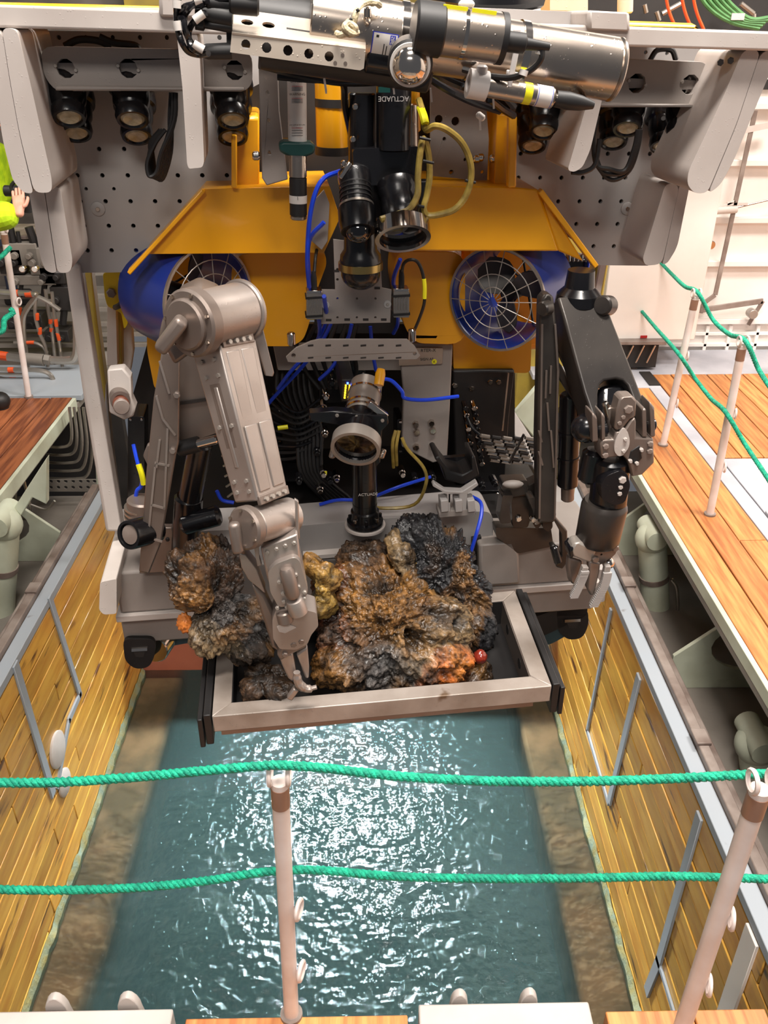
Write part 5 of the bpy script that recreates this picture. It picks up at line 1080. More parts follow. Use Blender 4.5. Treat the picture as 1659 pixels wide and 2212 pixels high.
for k in range(12):
    y_ = 186+k*3 if k < 4 else (212+(k-4)*3.2 if k < 8 else 276+(k-8)*5.5); pp('print_line', [(630,y_),(654,y_),(654,y_+0.9),(630,y_+0.9)], 2.3358, 0.0006, M_ink if k % 4 else M_red, t, 0)
a, b = pl.hit(643, 429); text('tube_lettering', 'I', pl, a, b, 0.012, M_ink, t)
# hanging sleeve bracket, yellow cable loop
lp = [(905,215,2.42),(915,250,2.38),(920,280,2.36),(940,272,2.33),(965,280,2.33),(995,305,2.33),(1013,340,2.33),(1018,380,2.33),(1008,420,2.33),(985,450,2.33),(955,462,2.34),(925,465,2.35),(915,450,2.35),(922,420,2.36),(928,380,2.36),(925,330,2.36),(915,300,2.35),(908,330,2.34),(903,380,2.33),(902,420,2.32),(885,450,2.30),(860,462,2.29),(822,474,2.28)]
o = obj('camera_cable', MB().tube([R(*q) for q in lp], 0.0085, 8, sub=6), M_ochre, fix=False); tag(o, 'ochre striped cable looped right of the pan and tilt unit', 'cable')
obj('camera_cable_marker', MB().tube([R(908,232,2.41), R(915,250,2.375), R(919,268,2.36)], 0.0105, 8), M_ytape, o)
for q in ((1016,392),(918,300),(905,445),(925,350)): c = R(*q, 2.33); obj('cable_tie', MB().cyl(c-RU*0.014+RW*0.003, c+RU*0.014-RW*0.003, 0.004, seg=6), M_blackm, o)
obj('grey_tube', MB().ccyl(R(890,330,2.45), R(888,225,2.47), 0.018), M_metal, ROV); part('orange_rod', MB().ccyl(R(899,285,2.5), R(897,190,2.5), 0.012), M_orange)
# ---- lower tilted camera on its post
c = R(768,968,2.36); b3 = dirn(24, -14)
t, c = camera('underwater_camera', 768, 968, 2.36, b3, [(0.02,0.002),(0.016,0.064),(-0.002,0.066),(-0.004,0.072),(0.03,0.074),(0.036,0.060),(0.05,0.052),(0.10,0.050),(0.17,0.050),(0.18,0.042)], 'black camera with steel lens ring on the post above the cross beam')
obj('lens_ring', MB().ring(c-b3*0.006, c+b3*0.034, 0.0755, 0.065, 48), M_bolt, t); obj('lens_disc', MB().cyl(c+b3*0.018, c+b3*0.03, 0.064, seg=40), M_blackm, t); obj('lens_glass', MB().lathe(c+b3*0.012, b3, [(0,0.001),(0.002,0.064)], 40, cap=False), M_glassd, t)
obj('rear_body', MB().ccyl(c+b3*0.13, c+b3*0.27, 0.051, 0.004, 36), M_bolt, t)
for k in (0.14, 0.16, 0.22): obj('hose_clip', MB().ring(c+b3*k, c+b3*(k+0.008), 0.054, 0.05, 36), M_chrome, t)
obj('clip_block', MB().beam(R(795,870,2.44), R(835,900,2.44), 0.02, 0.02, RV), M_chrome, t, bevel=0.003)
obj('orange_plug', MB().lathe(R(818,832,2.46), (R(822,806,2.48)-R(818,832,2.46)), [(0,0.015),(0.035,0.016),(0.05,0.012)], 16), M_orange, t)
obj('cradle', MB().px(RP(2.42), [(668,893),(730,888),(838,900),(840,915),(826,930),(822,1000),(812,1010),(806,930),(668,908)], 0, 0.04), M_black, t, bevel=0.004)
bolts(t, RP(2.42), [(728,897),(770,900),(826,908)], 0.006, 0.005)
obj('handle_screw', MB().ccyl(R(716,990,2.40), R(722,965,2.41), 0.010), M_metal, t); obj('handle_screw', MB().ccyl(R(822,990,2.40), R(830,970,2.41), 0.010), M_metal, t)
pd = thing('camera_post', R(790,1145,2.55), 'upright black actuator post standing on the cross beam in the middle', 'camera post')
zb = R(790,1145,2.52)
def H(y_): return RU*zb.dot(RU)+RV*2.54+RW*R(790,y_,2.54).z
q = obj('actuator_tube', MB().ccyl(H(1100), H(975), 0.041, 0.004, 36), M_black, pd)
obj('flange', MB().lathe(H(1130), RW, [(0,0.062),(0.014,0.062),(0.018,0.050),(0.05,0.048),(0.055,0.042),(0.08,0.042)], 40), M_black, pd)
obj('base_washer', MB().lathe(H(1134), RW, [(-0.004,0.070),(0.004,0.070)], 40), M_gray, pd)
for k in range(8):
    t_ = 2*PI*k/8; cc = H(1118)+RU*math.cos(t_)*0.052+RV*math.sin(t_)*0.052; obj('bolt', MB().ccyl(cc, cc+RW*0.014, 0.006, 0.001, 8), M_chrome if k % 2 else M_black, pd)
pl = RP(2.497); a, b = pl.hit(795, 1068); text('tube_lettering', 'ACTUADE', pl, a, b, 0.014, M_label, q)
# ---- claw holster
t = thing('tool_holster', R(990,1110,2.5), 'silver forked tool holster with black rubber cup behind the black rock', 'tool holster')
obj('cup', MB().px(RP(2.52), [(938,990),(952,1008),(962,1038),(1000,1048),(1036,1028),(1026,985),(1018,986),(1020,1015),(1000,1026),(972,1018),(958,1000),(948,985)], 0, 0.12), M_blackm, t, bevel=0.008)
obj('cup_back', MB().px(RP(2.62), [(950,990),(1022,985),(1030,1025),(965,1035)], 0, 0.02), M_black, t)
obj('forked_cradle', MB().px(RP(2.46), [(934,1050),(938,1044),(962,1060),(998,1062),(1030,1042),(1034,1048),(1010,1066),(1008,1104),(992,1104),(992,1068),(974,1068),(974,1106),(966,1106),(966,1068)], 0, 0.03), M_gray2, t, bevel=0.003)
for x_ in (952, 983, 1010): obj('hinge_block', MB().px(RP(2.45), [(x_,1082),(x_+16,1080),(x_+17,1106),(x_+1,1108)], 0, 0.05), M_gray2, t, bevel=0.003)
obj('hinge_base', MB().px(RP(2.46), [(948,1106),(1028,1100),(1028,1112),(948,1118)], 0, 0.06), M_gray3, t, bevel=0.003)
# ---- instrument package across the top
CT = thing('instrument_package', R(900,120,2.25), 'large tilted stainless pressure cylinder with a drilled steel bracket across the top of the vehicle', 'instrument')
K0, K1 = R(668,46,2.14), R(1322,150,2.14); ka = (K1-K0).normalized()
obj('pressure_cylinder', MB().ccyl(K0, K1, 0.066, 0.003, 56), M_metal, CT)
obj('end_disc', MB().ccyl(K1, K1+ka*0.012, 0.067, 0.004, 56), M_metal, CT)
for f in (0.29, 0.52, 0.68): 
    c = K0.lerp(K1, f); obj('hose_clamp', MB().ring(c-ka*0.008, c+ka*0.008, 0.069, 0.064, 56), M_chrome, CT)
obj('clamp_screw', MB().ccyl(R(794,42,2.07), R(794,14,2.07), 0.008).ccyl(R(790,46,2.065), R(800,46,2.065), 0.008), M_chrome, CT)
# drilled bracket: sloped upper face, upright lower face
up = TP(R(501,68,2.05), R(789,106,2.05), R(560,20,2.16)); 
def hole(px, py, r): return (px, py, r)
kb = obj('drilled_bracket', MB().px(up, [(501,70),(501,22),(508,17),(552,20),(556,-30),(700,-30),(740,46),(784,52),(790,60),(790,106)], 0, 0.004, [(534,48,13),(580,54,13.5),(715,73,14),(760,81,14)]), M_blast, CT, label='drilled upper face of the bracket')
obj('drilled_bracket', MB().px(RP(2.05), [(501,68),(790,106),(786,148),(778,152),(497,113)], 0, 0.004, [(531,96,10),(576,103,10.5),(622,109,10.5),(667,116,10),(711,122,10)]), M_blast, CT, label='darker lower face of the bracket')
obj('slot', MB().px(Pl(up.o-up.n*0.0006, up.x, up.y, up.n), [(619,59),(678,68),(678,71),(619,62)], 0, 0.002), M_dark, CT)
for (x_, y_) in ((740,119),(746,137),(724,136)): 
    a, b = RP(2.05).hit(x_, y_); obj('dimple', MB().cyl(RP(2.05).p(a,b,0.0), RP(2.05).p(a,b,-0.001), 0.004, seg=10), M_armd, CT)
obj('black_filler', MB().ccyl(R(520,40,2.20), R(690,62,2.20), 0.055, 0.006, 30), M_blackm, CT)  # added black filler; gives the bracket holes the dark of a shaded interior
obj('black_filler', MB().ccyl(R(560,100,2.16), R(930,155,2.16), 0.045, 0.006, 30), M_blackm, CT)  # same added filler, darkening the holes of the lower face
obj('black_filler', MB().ccyl(R(790,120,2.12), R(852,130,2.12), 0.034, 0.004, 30), M_black, CT)
# label on the big cylinder
c = R(826,71,2.14); ux = ka; nrm = (CAM-c); nrm = (nrm-ux*nrm.dot(ux)).normalized(); uy = nrm.cross(ux)
if uy.z < 0: uy = -uy
Rr = 0.0675; th0 = -0.62; mb = MB(); W_ = 0.050; n = 8
def cylpt(u, th, r): return c+ux*u+(nrm*math.cos(th)+uy*math.sin(th))*r
for (nm, m_, u0, u1, t0, t1, r) in (('label_border', M_bluelbl, -0.028, 0.028, -0.85, 0.02, 0.0668), ('label_sheet', M_label, -0.0255, 0.0255, -0.82, -0.01, 0.0672), ('label_print', M_bluelbl, 0.010, 0.022, -0.30, -0.03, 0.0675), ('label_print', M_ink, -0.002, 0.0, -0.7, -0.3, 0.0675), ('label_print', M_ink, 0.004, 0.006, -0.7, -0.35, 0.0675), ('label_print', M_ink, -0.020, -0.014, -0.14, -0.07, 0.0675)):
    mb = MB()
    for i in range(n+1):
        th = t0+(t1-t0)*i/n; mb.v += [cylpt(u0, th, r), cylpt(u1, th, r)]
    for i in range(n): mb.f.append((2*i, 2*i+1, 2*i+3, 2*i+2))
    obj(nm, mb, m_, CT, fix=False)
lpn = Pl(cylpt(0.016, -0.17, 0.0679), (nrm*-math.sin(-0.17)+uy*math.cos(-0.17)), -ux, -(nrm*math.cos(-0.17)+uy*math.sin(-0.17)))
text('label_lettering', 'SBE', lpn, 0, 0, 0.0105, M_label, CT, c=-0.0005, flipx=True)
# second cylinder in front
t = thing('sensor_cylinder', R(985,120,2.05), 'short stainless cylinder with a black cap and yellow tape strapped to the big pressure cylinder', 'sensor')
A, B = R(905,60,1.98), R(1084,84,1.98); da = (B-A).normalized()
obj('steel_body', MB().ccyl(A, B, 0.047, 0.002, 44), M_metal, t); obj('black_cap', MB().ccyl(A-da*0.012, A+da*0.05, 0.0505, 0.005, 44), M_blackm, t); obj('end_ring', MB().ring(B-da*0.008, B+da*0.004, 0.0485, 0.03, 44), M_blackm, t); obj('end_face', MB().cyl(B, B+da*0.002, 0.046, seg=44), M_blackm, t)
up_ = (da.cross(RV)).normalized(); up_ = up_ if up_.z > 0 else -up_
for f in (0.36, 0.70):
    c = A.lerp(B, f)+(up_*0.86-RV*0.5)*0.048; obj('yellow_tape', MB().beam(c-da*0.023, c+da*0.027, 0.010, 0.004, up_-RV*0.1), M_ytape, t)
obj('strap', MB().ring(A.lerp(B,0.52)-da*0.004, A.lerp(B,0.52)+da*0.004, 0.0482, 0.045, 44), M_chrome, t); obj('strap_knot', MB().sphere(A.lerp(B,0.52)+up_*0.052, 0.012, 10, 8, (1.4,1,0.8)), M_plastic, t)
obj('plug', MB().lathe(R(1086,88,1.98), da, [(0,0.020),(0.045,0.020),(0.05,0.012),(0.10,0.008)], 20), M_blackm, t)
hp = obj('cable_tail', MB().tube([R(1120,95,1.98), R(1150,98,1.98), R(1168,105,1.98), R(1170,125,1.98), R(1155,145,1.99), R(1130,160,2.0), R(1100,168,2.02), R(1050,163,2.05), R(1000,150,2.08)], 0.0065, 8), M_blackm, t)
for q in ((1171,112),(1135,157)): obj('white_band', MB().cyl(R(q[0]-2,q[1]-6,1.985), R(q[0]-6,q[1]+6,1.985), 0.009), M_label, t)
# strap hanging from the big cylinder
obj('plastic_strap', MB().px(RP(2.03), [(1110,62),(1126,62),(1124,100),(1114,150),(1102,205),(1094,204),(1102,150),(1110,110)], 0, 0.006), M_plastic, CT, bevel=0.002)
obj('plastic_strap', MB().px(RP(2.035), [(1096,150),(1130,160),(1128,172),(1094,163)], 0, 0.01), M_plastic, CT, bevel=0.003)
# small probe
t = thing('sensor_probe', R(1100,210,2.1), 'thin steel probe with yellow and white labels and a white plastic clamp', 'sensor')
A, B = R(1030,183,2.05), R(1194,212,2.05); da = (B-A).normalized()
obj('steel_body', MB().ccyl(A, B, 0.0215, 0.002, 32), M_metal, t)
obj('plastic_clamp', MB().ring(A-da*0.020, A+da*0.022, 0.030, 0.018, 32), M_plastic, t); obj('clamp_tab', MB().ccyl(R(1040,165,2.04), R(1042,140,2.04), 0.012), M_plastic, t)
obj('yellow_label', MB().ring(A.lerp(B,0.60), A.lerp(B,0.70), 0.0222, 0.02, 32), M_ytape, t); obj('white_label', MB().ring(A.lerp(B,0.76), A.lerp(B,0.97), 0.0222, 0.02, 32), M_label, t)
for f in (0.77, 0.955): obj('label_edge', MB().ring(A.lerp(B,f), A.lerp(B,f+0.008), 0.0225, 0.02, 32), M_bluelbl, t)
obj('tip', MB().ccyl(B, B+da*0.012, 0.012), M_chrome, t)
hh = obj('black_plug', MB().lathe(B+da*0.006, da, [(0,0.017),(0.03,0.019),(0.06,0.016),(0.09,0.008)], 18), M_blackm, t)
obj('cable_tail', MB().tube([R(1245,222,2.08), R(1258,218,2.12), R(1255,205,2.16), R(1220,195,2.2), R(1160,185,2.25)], 0.007, 8), M_blackm, t)
for p_ in ([(850,130,2.15),(920,150,2.2),(970,175,2.22),(1010,190,2.2),(1030,185,2.1)], [(600,165,2.3),(700,172,2.28),(820,168,2.28),(900,160,2.28)], [(560,140,2.3),(640,160,2.28),(740,178,2.28),(860,175,2.28)],
           [(900,150,2.3),(960,190,2.32),(1020,220,2.36),(1080,240,2.4)], [(940,140,2.25),(1010,160,2.25),(1080,200,2.3),(1110,230,2.35)], [(1060,215,2.3),(1085,235,2.35),(1110,250,2.4)], [(700,160,2.35),(740,180,2.4),(745,230,2.45),(760,300,2.5)]):
    hose(p_, 2.3, 0.009, M_black)
for (x_, y_) in ((930,190),(700,165),(1065,205),(1036,252),(845,152),(848,172),(925,140),(700,170)): 
    c = R(x_, y_, 2.15 if y_ < 180 else 2.22); obj('cable_tie', MB().beam(c, c-RW*0.03+RU*0.004, 0.004, 0.004), M_plastic, CT)
obj('white_band', MB().ccyl(R(1030,245,2.2), R(1046,258,2.2), 0.008), M_label, CT)
# polished dome light
c = R(886,140,1.98); t = thing('dome_light', R(886,185,2.05), 'polished round dome reflector in a black collar under the steel cylinders', 'light')
ax_ = (CAM-c).normalized(); ax_ = (ax_+RW*-0.25).normalized()
obj('collar', MB().lathe(c-ax_*0.06, ax_, [(0,0.035),(0.01,0.046),(0.055,0.047),(0.06,0.040)], 32), M_blackm, t); obj('white_rim', MB().ring(c-ax_*0.002, c+ax_*0.006, 0.042, 0.033, 40), M_label, t)
obj('dome', MB().lathe(c, ax_, [(0,0.038),(0.012,0.036),(0.024,0.029),(0.032,0.018),(0.036,0.002)], 36), M_chrome, t)
obj('mount_plate', MB().px(RP(2.06), [(845,100),(925,105),(928,180),(905,192),(868,190),(846,170)], 0, 0.03, rnd=0.01), M_blackm, t, bevel=0.004)
# cream cord knotted through the bracket
o = obj('cord', MB().tube([R(728,72,2.05), R(735,76,2.03), R(752,70,2.0), R(758,58,1.99), R(752,48,1.99), R(764,46,1.98), R(768,34,1.98), R(775,16,2.0), R(790,6,2.02), R(812,6,2.04), R(820,12,2.06)], 0.0065, 8), M_wcord, fix=False)
tag(o, 'knotted cream cord tied through the drilled bracket', 'cord')
obj('knot', MB().tube([R(742,62,1.985), R(756,74,1.975), R(768,62,1.97), R(755,50,1.975), R(745,58,1.97), R(760,72,1.965), R(772,70,1.98)], 0.0065, 8), M_wcord, o)
obj('hanging_end', MB().tube([R(800,-30,2.08), R(802,-5,2.05), R(806,10,2.04)], 0.0065, 8), M_wcord, o)
for q in ((773,17),(758,37)): obj('tie', MB().ccyl(R(q[0]-5,q[1]+4,1.975), R(q[0]+5,q[1]+7,1.975), 0.004), M_blackm, o)
# connector cables at the left end of the package
t = thing('cable_harness', R(450,110,2.1), 'black cables with white bands looping into the left end of the instrument package', 'cables')
obj('connector', MB().ccyl(R(505,12,2.06), R(445,5,2.06), 0.016).ccyl(R(560,12,2.05), R(495,6,2.05), 0.02), M_blackm, t); obj('connector', MB().lathe(R(502,38,2.06), R(440,28,2.06)-R(502,38,2.06), [(0,0.02),(0.04,0.018),(0.075,0.008)], 16), M_blackm, t)
obj('connector', MB().lathe(R(502,58,2.06), R(440,52,2.06)-R(502,58,2.06), [(0,0.012),(0.055,0.008),(0.058,0.013),(0.075,0.012)], 16), M_blackm, t); obj('connector', MB().lathe(R(500,110,2.07), R(435,112,2.07)-R(500,110,2.07), [(0,0.016),(0.05,0.015),(0.07,0.008)], 16), M_blackm, t)
obj('manifold', MB().px(RP(2.08), [(488,30),(503,28),(503,112),(490,112)], 0, 0.10), M_blackm, t)
for P in ([(445,28),(420,45),(408,70),(412,100),(430,112),(440,112)], [(450,2),(425,5),(402,25),(398,55),(410,88),(425,105)], [(392,-20),(382,10),(382,50),(390,85),(405,110),(430,118),(450,115)], [(440,8),(400,15),(388,35),(392,42)], [(560,-12),(500,-6),(440,4),(415,12),(400,30)]):
    obj('cable', MB().tube([R(x_, y_, 2.03+0.012*(i_ % 3)) for i_, (x_, y_) in enumerate(P)], 0.0065, 8), M_black, t, fix=False)
for (a, b) in (((440,29),(420,44)),((382,0),(382,18)),((381,45),(385,66)),((418,95),(440,108)),((420,2),(436,-2))): obj('white_band', MB().cyl(R(*a,2.03), R(*b,2.03), 0.0085), M_label, t)
# ---- sample tray
ZT = CZ-1.78; hp_ = RH(ZT)
co = [(458,1548),(1192,1482),(1112,1275),(474,1335)]
cp = [V(hp_.hit(*q)) for q in co]
TR = thing('sample_tray', hp_.p(*((cp[0]+cp[1]+cp[2]+cp[3])/4), -0.22), 'open steel sample tray full of rocks held out over the water', 'tray')
def inset(i, d):
    a, b, c = cp[i-1], cp[i], cp[(i+1) % 4]; u = (a-b).normalized(); w = (c-b).normalized(); return b+(u+w)*d
ci = [inset(i, 0.055) for i in range(4)]
for i in range(4):
    j = (i+1) % 4; obj('rim_bar', MB().prism(hp_, [tuple(cp[i]), tuple(cp[j]), tuple(ci[j]), tuple(ci[i])], -0.062, 0.0), mat('scratched_steel_bar', S(172,162,154), 0.42, 0.3, S(140,128,118), 6, 0.6, spots=S(104,84,66), spot_s=9, spot_t=0.66, drops=0.2) if i == 0 else MATS['scratched_steel_bar'], TR, bevel=0.003)
    k0, k1 = inset(i, 0.045), inset(j, 0.045); k2, k3 = inset(j, 0.058), inset(i, 0.058)
    obj('side_liner', MB().prism(hp_, [tuple(k0), tuple(k1), tuple(k2), tuple(k3)], -0.105, -0.004), M_blackm if i != 1 else M_armd, TR)
obj('under_lip', MB().prism(hp_, [tuple(cp[0]+V((0.02,0.01))), tuple(cp[1]+V((-0.05,0.01))), tuple(cp[1]+V((-0.05,0.05))), tuple(cp[0]+V((0.02,0.05)))], -0.085, -0.062), M_armd, TR)
obj('tray_floor', MB().prism(hp_, [tuple(c) for c in ci], -0.115, -0.10), M_blackm, TR)
for sx, i, j in ((-1, 0, 3), (1, 1, 2)):
    a, b = cp[i], cp[j]; n_ = V((sx*0.004, 0)); m_ = V((sx*0.026, 0)); obj('rubber_side', MB().prism(hp_, [tuple(a+n_), tuple(b+n_), tuple(b+m_), tuple(a+m_)], -0.11, 0.006), M_blackm, TR, bevel=0.003)
    m2_ = V((sx*0.030, 0.0)); m3_ = V((sx*0.045, 0.0)); obj('rubber_side', MB().prism(hp_, [tuple(a+m2_), tuple(b+m2_), tuple(b+m3_), tuple(a+m3_)], -0.12, -0.01), M_blackm, TR, bevel=0.003)
for sx, f in ((0, 0.3), (0, 0.75)):
    c = ci[1].lerp(ci[2], f); P0 = hp_.p(c.x, c.y, -0.05); obj('oval_hole', MB().cyl(P0-RU*0.004, P0-RU*0.001, 0.018, seg=16), M_dark, TR)
for s_ in (0.2, 0.8):
    c = ci[3].lerp(ci[2], s_); A = hp_.p(c.x, c.y, -0.06); obj('tray_arm', MB().box(A+RV*0.2-RW*0.02, (0.05, 0.5, 0.05), (RU, RV, RW)), M_dark, TR)
# ---- rocks
def rockmat(name, rough, coat):
    m = bpy.data.materials.new(name); m.use_nodes = True; nt = m.node_tree; N = nt.nodes.new; L = nt.links.new; b = nt.nodes['Principled BSDF']
    at = N('ShaderNodeAttribute'); at.attribute_name = 'tone'; tc = N('ShaderNodeTexCoord')
    n1 = N('ShaderNodeTexNoise'); n1.inputs['Scale'].default_value = 55; n1.inputs['Detail'].default_value = 8; L(tc.outputs['Object'], n1.inputs[0])
    r1 = N('ShaderNodeMapRange'); r1.inputs[1].default_value = 0.36; r1.inputs[2].default_value = 0.68; r1.inputs[3].default_value = 0.30; r1.inputs[4].default_value = 1.6; L(n1.outputs[0], r1.inputs[0])
    vm = N('ShaderNodeVectorMath'); vm.operation = 'SCALE'; L(at.outputs['Color'], vm.inputs[0]); L(r1.outputs[0], vm.inputs['Scale']); L(vm.outputs[0], b.inputs['Base Color'])
    n2 = N('ShaderNodeTexNoise'); n2.inputs['Scale'].default_value = 22; L(tc.outputs['Object'], n2.inputs[0])
    r2 = N('ShaderNodeMapRange'); r2.inputs[1].default_value = 0.4; r2.inputs[2].default_value = 0.6; r2.inputs[3].default_value = max(0.05,rough-0.2); r2.inputs[4].default_value = rough+0.2; L(n2.outputs[0], r2.inputs[0]); L(r2.outputs[0], b.inputs['Roughness'])
    vo = N('ShaderNodeTexVoronoi'); vo.inputs['Scale'].default_value = 110; L(tc.outputs['Object'], vo.inputs['Vector'])
    bp = N('ShaderNodeBump'); bp.inputs['Strength'].default_value = 0.9; bp.inputs['Distance'].default_value = 0.006; L(n1.outputs[0], bp.inputs['Height'])
    b2 = N('ShaderNodeBump'); b2.inputs['Strength'].default_value = 0.5; b2.inputs['Distance'].default_value = 0.004; L(vo.outputs[0], b2.inputs['Height']); L(bp.outputs[0], b2.inputs['Normal']); L(b2.outputs[0], b.inputs['Normal'])
    b.inputs['Coat Weight'].default_value = coat; b.inputs['Coat Roughness'].default_value = 0.12; return m
M_rock = rockmat('wet_mineral_rock', 0.5, 0.14)
BLK, BRN, OCH, ORG_, GRY, TAN, YEL, RED, DBR = S(40,40,43), S(92,64,40), S(148,104,50), S(210,112,40), S(88,88,88), S(142,118,84), S(166,134,66), S(130,66,40), S(60,44,30)
def rock(name, center, blobs, lab, seed, sub=6, amp=1.0, cat_='rock', m=None):
    c0 = V(center); bm = bmesh.new(); bmesh.ops.create_icosphere(bm, subdivisions=sub, radius=1.0)
    B_ = [(V(c)-c0, r, col) for c, r, col in blobs]; mb = MB(); cols = []
    off = V((seed*3.1, seed*1.7, seed*0.9))
    for v_ in bm.verts:
        d = v_.co.normalized(); best = 0.0; ws = []
        for c, r, col in B_:
            dl = V((d.dot(RU)/r[0], d.dot(RV)/r[1], d.z/r[2])); cl = V((c.dot(RU)/r[0], c.dot(RV)/r[1], c.z/r[2]))
            aa = dl.dot(dl); bb = dl.dot(cl); cc = cl.dot(cl)-1; disc = bb*bb-aa*cc
            t_ = (bb+math.sqrt(disc))/aa if disc > 0 else 0.0; ws.append(t_)
            if t_ > best: best = t_
        best = max(best, 0.03); best = min(sum(x_**7 for x_ in ws if x_ > 0)**(1/7), best*1.12) if best > 0.03 else best
        p = d*best; q = p+off
        n1 = noise.fractal(q*6, 1.0, 2.0, 3)*0.030; n2 = noise.fractal(q*22, 0.8, 2.1, 4)
        cel = noise.voronoi(q*34)[0][0]; cel2 = noise.voronoi(q*85)[0][0]
        pit = noise.noise(q*11+V((5,5,5)))
        n3 = 1-abs(noise.noise(q*15+V((9,1,4))))*2.4; n4 = noise.fractal(q*70, 0.7, 2.2, 3)
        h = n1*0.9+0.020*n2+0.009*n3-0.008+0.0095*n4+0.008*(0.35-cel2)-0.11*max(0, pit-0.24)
        P = p+d*h*amp; mb.v.append(c0+P)
        w_ = [math.exp(-((best-t_)/0.03)) if t_ > 0 else 0 for t_ in ws]
        w_ = [x_*math.exp(2.2*noise.noise(q*7+V((i_*9.7, 3, 1)))) for i_, x_ in enumerate(w_)]; sw = sum(w_) or 1
        col = V((0,0,0))
        for x_, (c, r, cc_) in zip(w_, B_): col += V(cc_)*x_/sw
        u = noise.noise(q*9+V((20,0,0)))
        if u > 0.22: col = col.lerp(V(OCH), min(0.6, (u-0.22)*3))
        if u < -0.25: col = col.lerp(V(DBR), min(0.8, (-0.25-u)*4))
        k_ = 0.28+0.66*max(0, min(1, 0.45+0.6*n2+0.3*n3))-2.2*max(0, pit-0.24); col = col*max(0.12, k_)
        cols.append((col.x, col.y, col.z, 1))
    mb.f = [tuple(v_.index for v_ in f.verts) for f in bm.faces]; bm.free()
    o = obj(name, mb, m or M_rock, fix=False, ang=180)
    ca = o.data.color_attributes.new('tone', 'FLOAT_COLOR', 'POINT')
    ca.data.foreach_set('color', [x_ for c in cols for x_ in c])
    return tag(o, lab, cat_)
P_ = R
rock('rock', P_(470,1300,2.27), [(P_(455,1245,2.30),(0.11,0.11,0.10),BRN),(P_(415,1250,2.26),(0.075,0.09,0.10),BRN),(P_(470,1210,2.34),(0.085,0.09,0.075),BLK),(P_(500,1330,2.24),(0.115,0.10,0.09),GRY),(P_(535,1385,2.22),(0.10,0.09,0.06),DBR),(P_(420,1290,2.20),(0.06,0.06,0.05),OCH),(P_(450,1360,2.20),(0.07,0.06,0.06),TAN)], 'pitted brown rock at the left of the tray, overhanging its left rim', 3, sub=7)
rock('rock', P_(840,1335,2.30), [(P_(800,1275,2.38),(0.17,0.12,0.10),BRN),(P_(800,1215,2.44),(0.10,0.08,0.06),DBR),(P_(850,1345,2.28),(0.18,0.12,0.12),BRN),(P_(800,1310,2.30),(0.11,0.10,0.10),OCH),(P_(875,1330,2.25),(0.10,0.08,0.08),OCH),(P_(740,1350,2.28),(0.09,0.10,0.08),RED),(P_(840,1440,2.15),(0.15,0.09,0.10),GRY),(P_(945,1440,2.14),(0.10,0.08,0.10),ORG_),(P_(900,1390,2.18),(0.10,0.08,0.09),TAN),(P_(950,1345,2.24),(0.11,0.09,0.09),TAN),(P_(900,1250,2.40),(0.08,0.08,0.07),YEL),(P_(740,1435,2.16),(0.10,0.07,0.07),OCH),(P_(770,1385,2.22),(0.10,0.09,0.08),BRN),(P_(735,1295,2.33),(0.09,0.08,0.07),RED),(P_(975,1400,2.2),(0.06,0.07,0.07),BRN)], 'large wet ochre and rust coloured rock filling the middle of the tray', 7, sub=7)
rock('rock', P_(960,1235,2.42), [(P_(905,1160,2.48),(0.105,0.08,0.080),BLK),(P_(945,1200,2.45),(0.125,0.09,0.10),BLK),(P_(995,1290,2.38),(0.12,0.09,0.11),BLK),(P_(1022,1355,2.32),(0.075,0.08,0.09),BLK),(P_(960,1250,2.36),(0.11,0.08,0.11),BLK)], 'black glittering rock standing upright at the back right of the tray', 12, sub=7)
rock('rock', P_(880,1225,2.36), [(P_(850,1165,2.43),(0.03,0.04,0.03),TAN),(P_(866,1205,2.38),(0.045,0.04,0.05),TAN),(P_(900,1260,2.32),(0.055,0.04,0.055),OCH),(P_(940,1310,2.27),(0.04,0.04,0.04),TAN)], 'yellowish crusty rock wedged against the left edge of the black rock', 17, sub=5, amp=0.7)
rock('rock', P_(692,1265,2.26), [(P_(705,1240,2.27),(0.045,0.05,0.042),YEL),(P_(678,1225,2.28),(0.035,0.04,0.03),OCH),(P_(695,1300,2.25),(0.045,0.05,0.05),YEL),(P_(712,1255,2.26),(0.03,0.04,0.04),YEL)], 'small yellow crusted rock just right of the titanium wrist', 21, sub=5, amp=0.8)
rock('rock', P_(575,1468,2.12), [(P_(575,1465,2.12),(0.07,0.07,0.045),DBR),(P_(605,1490,2.07),(0.05,0.05,0.03),DBR),(P_(545,1490,2.07),(0.04,0.05,0.03),BRN)], 'dark brown rubble lump in the front left corner of the tray', 25, sub=5, amp=0.8)
rock('rock', P_(1035,1450,2.18), [(P_(1035,1450,2.18),(0.045,0.05,0.05),DBR),(P_(1020,1470,2.14),(0.03,0.04,0.03),BRN)], 'small dark rock under the red blob at the front right of the tray', 29, sub=5, amp=0.6)
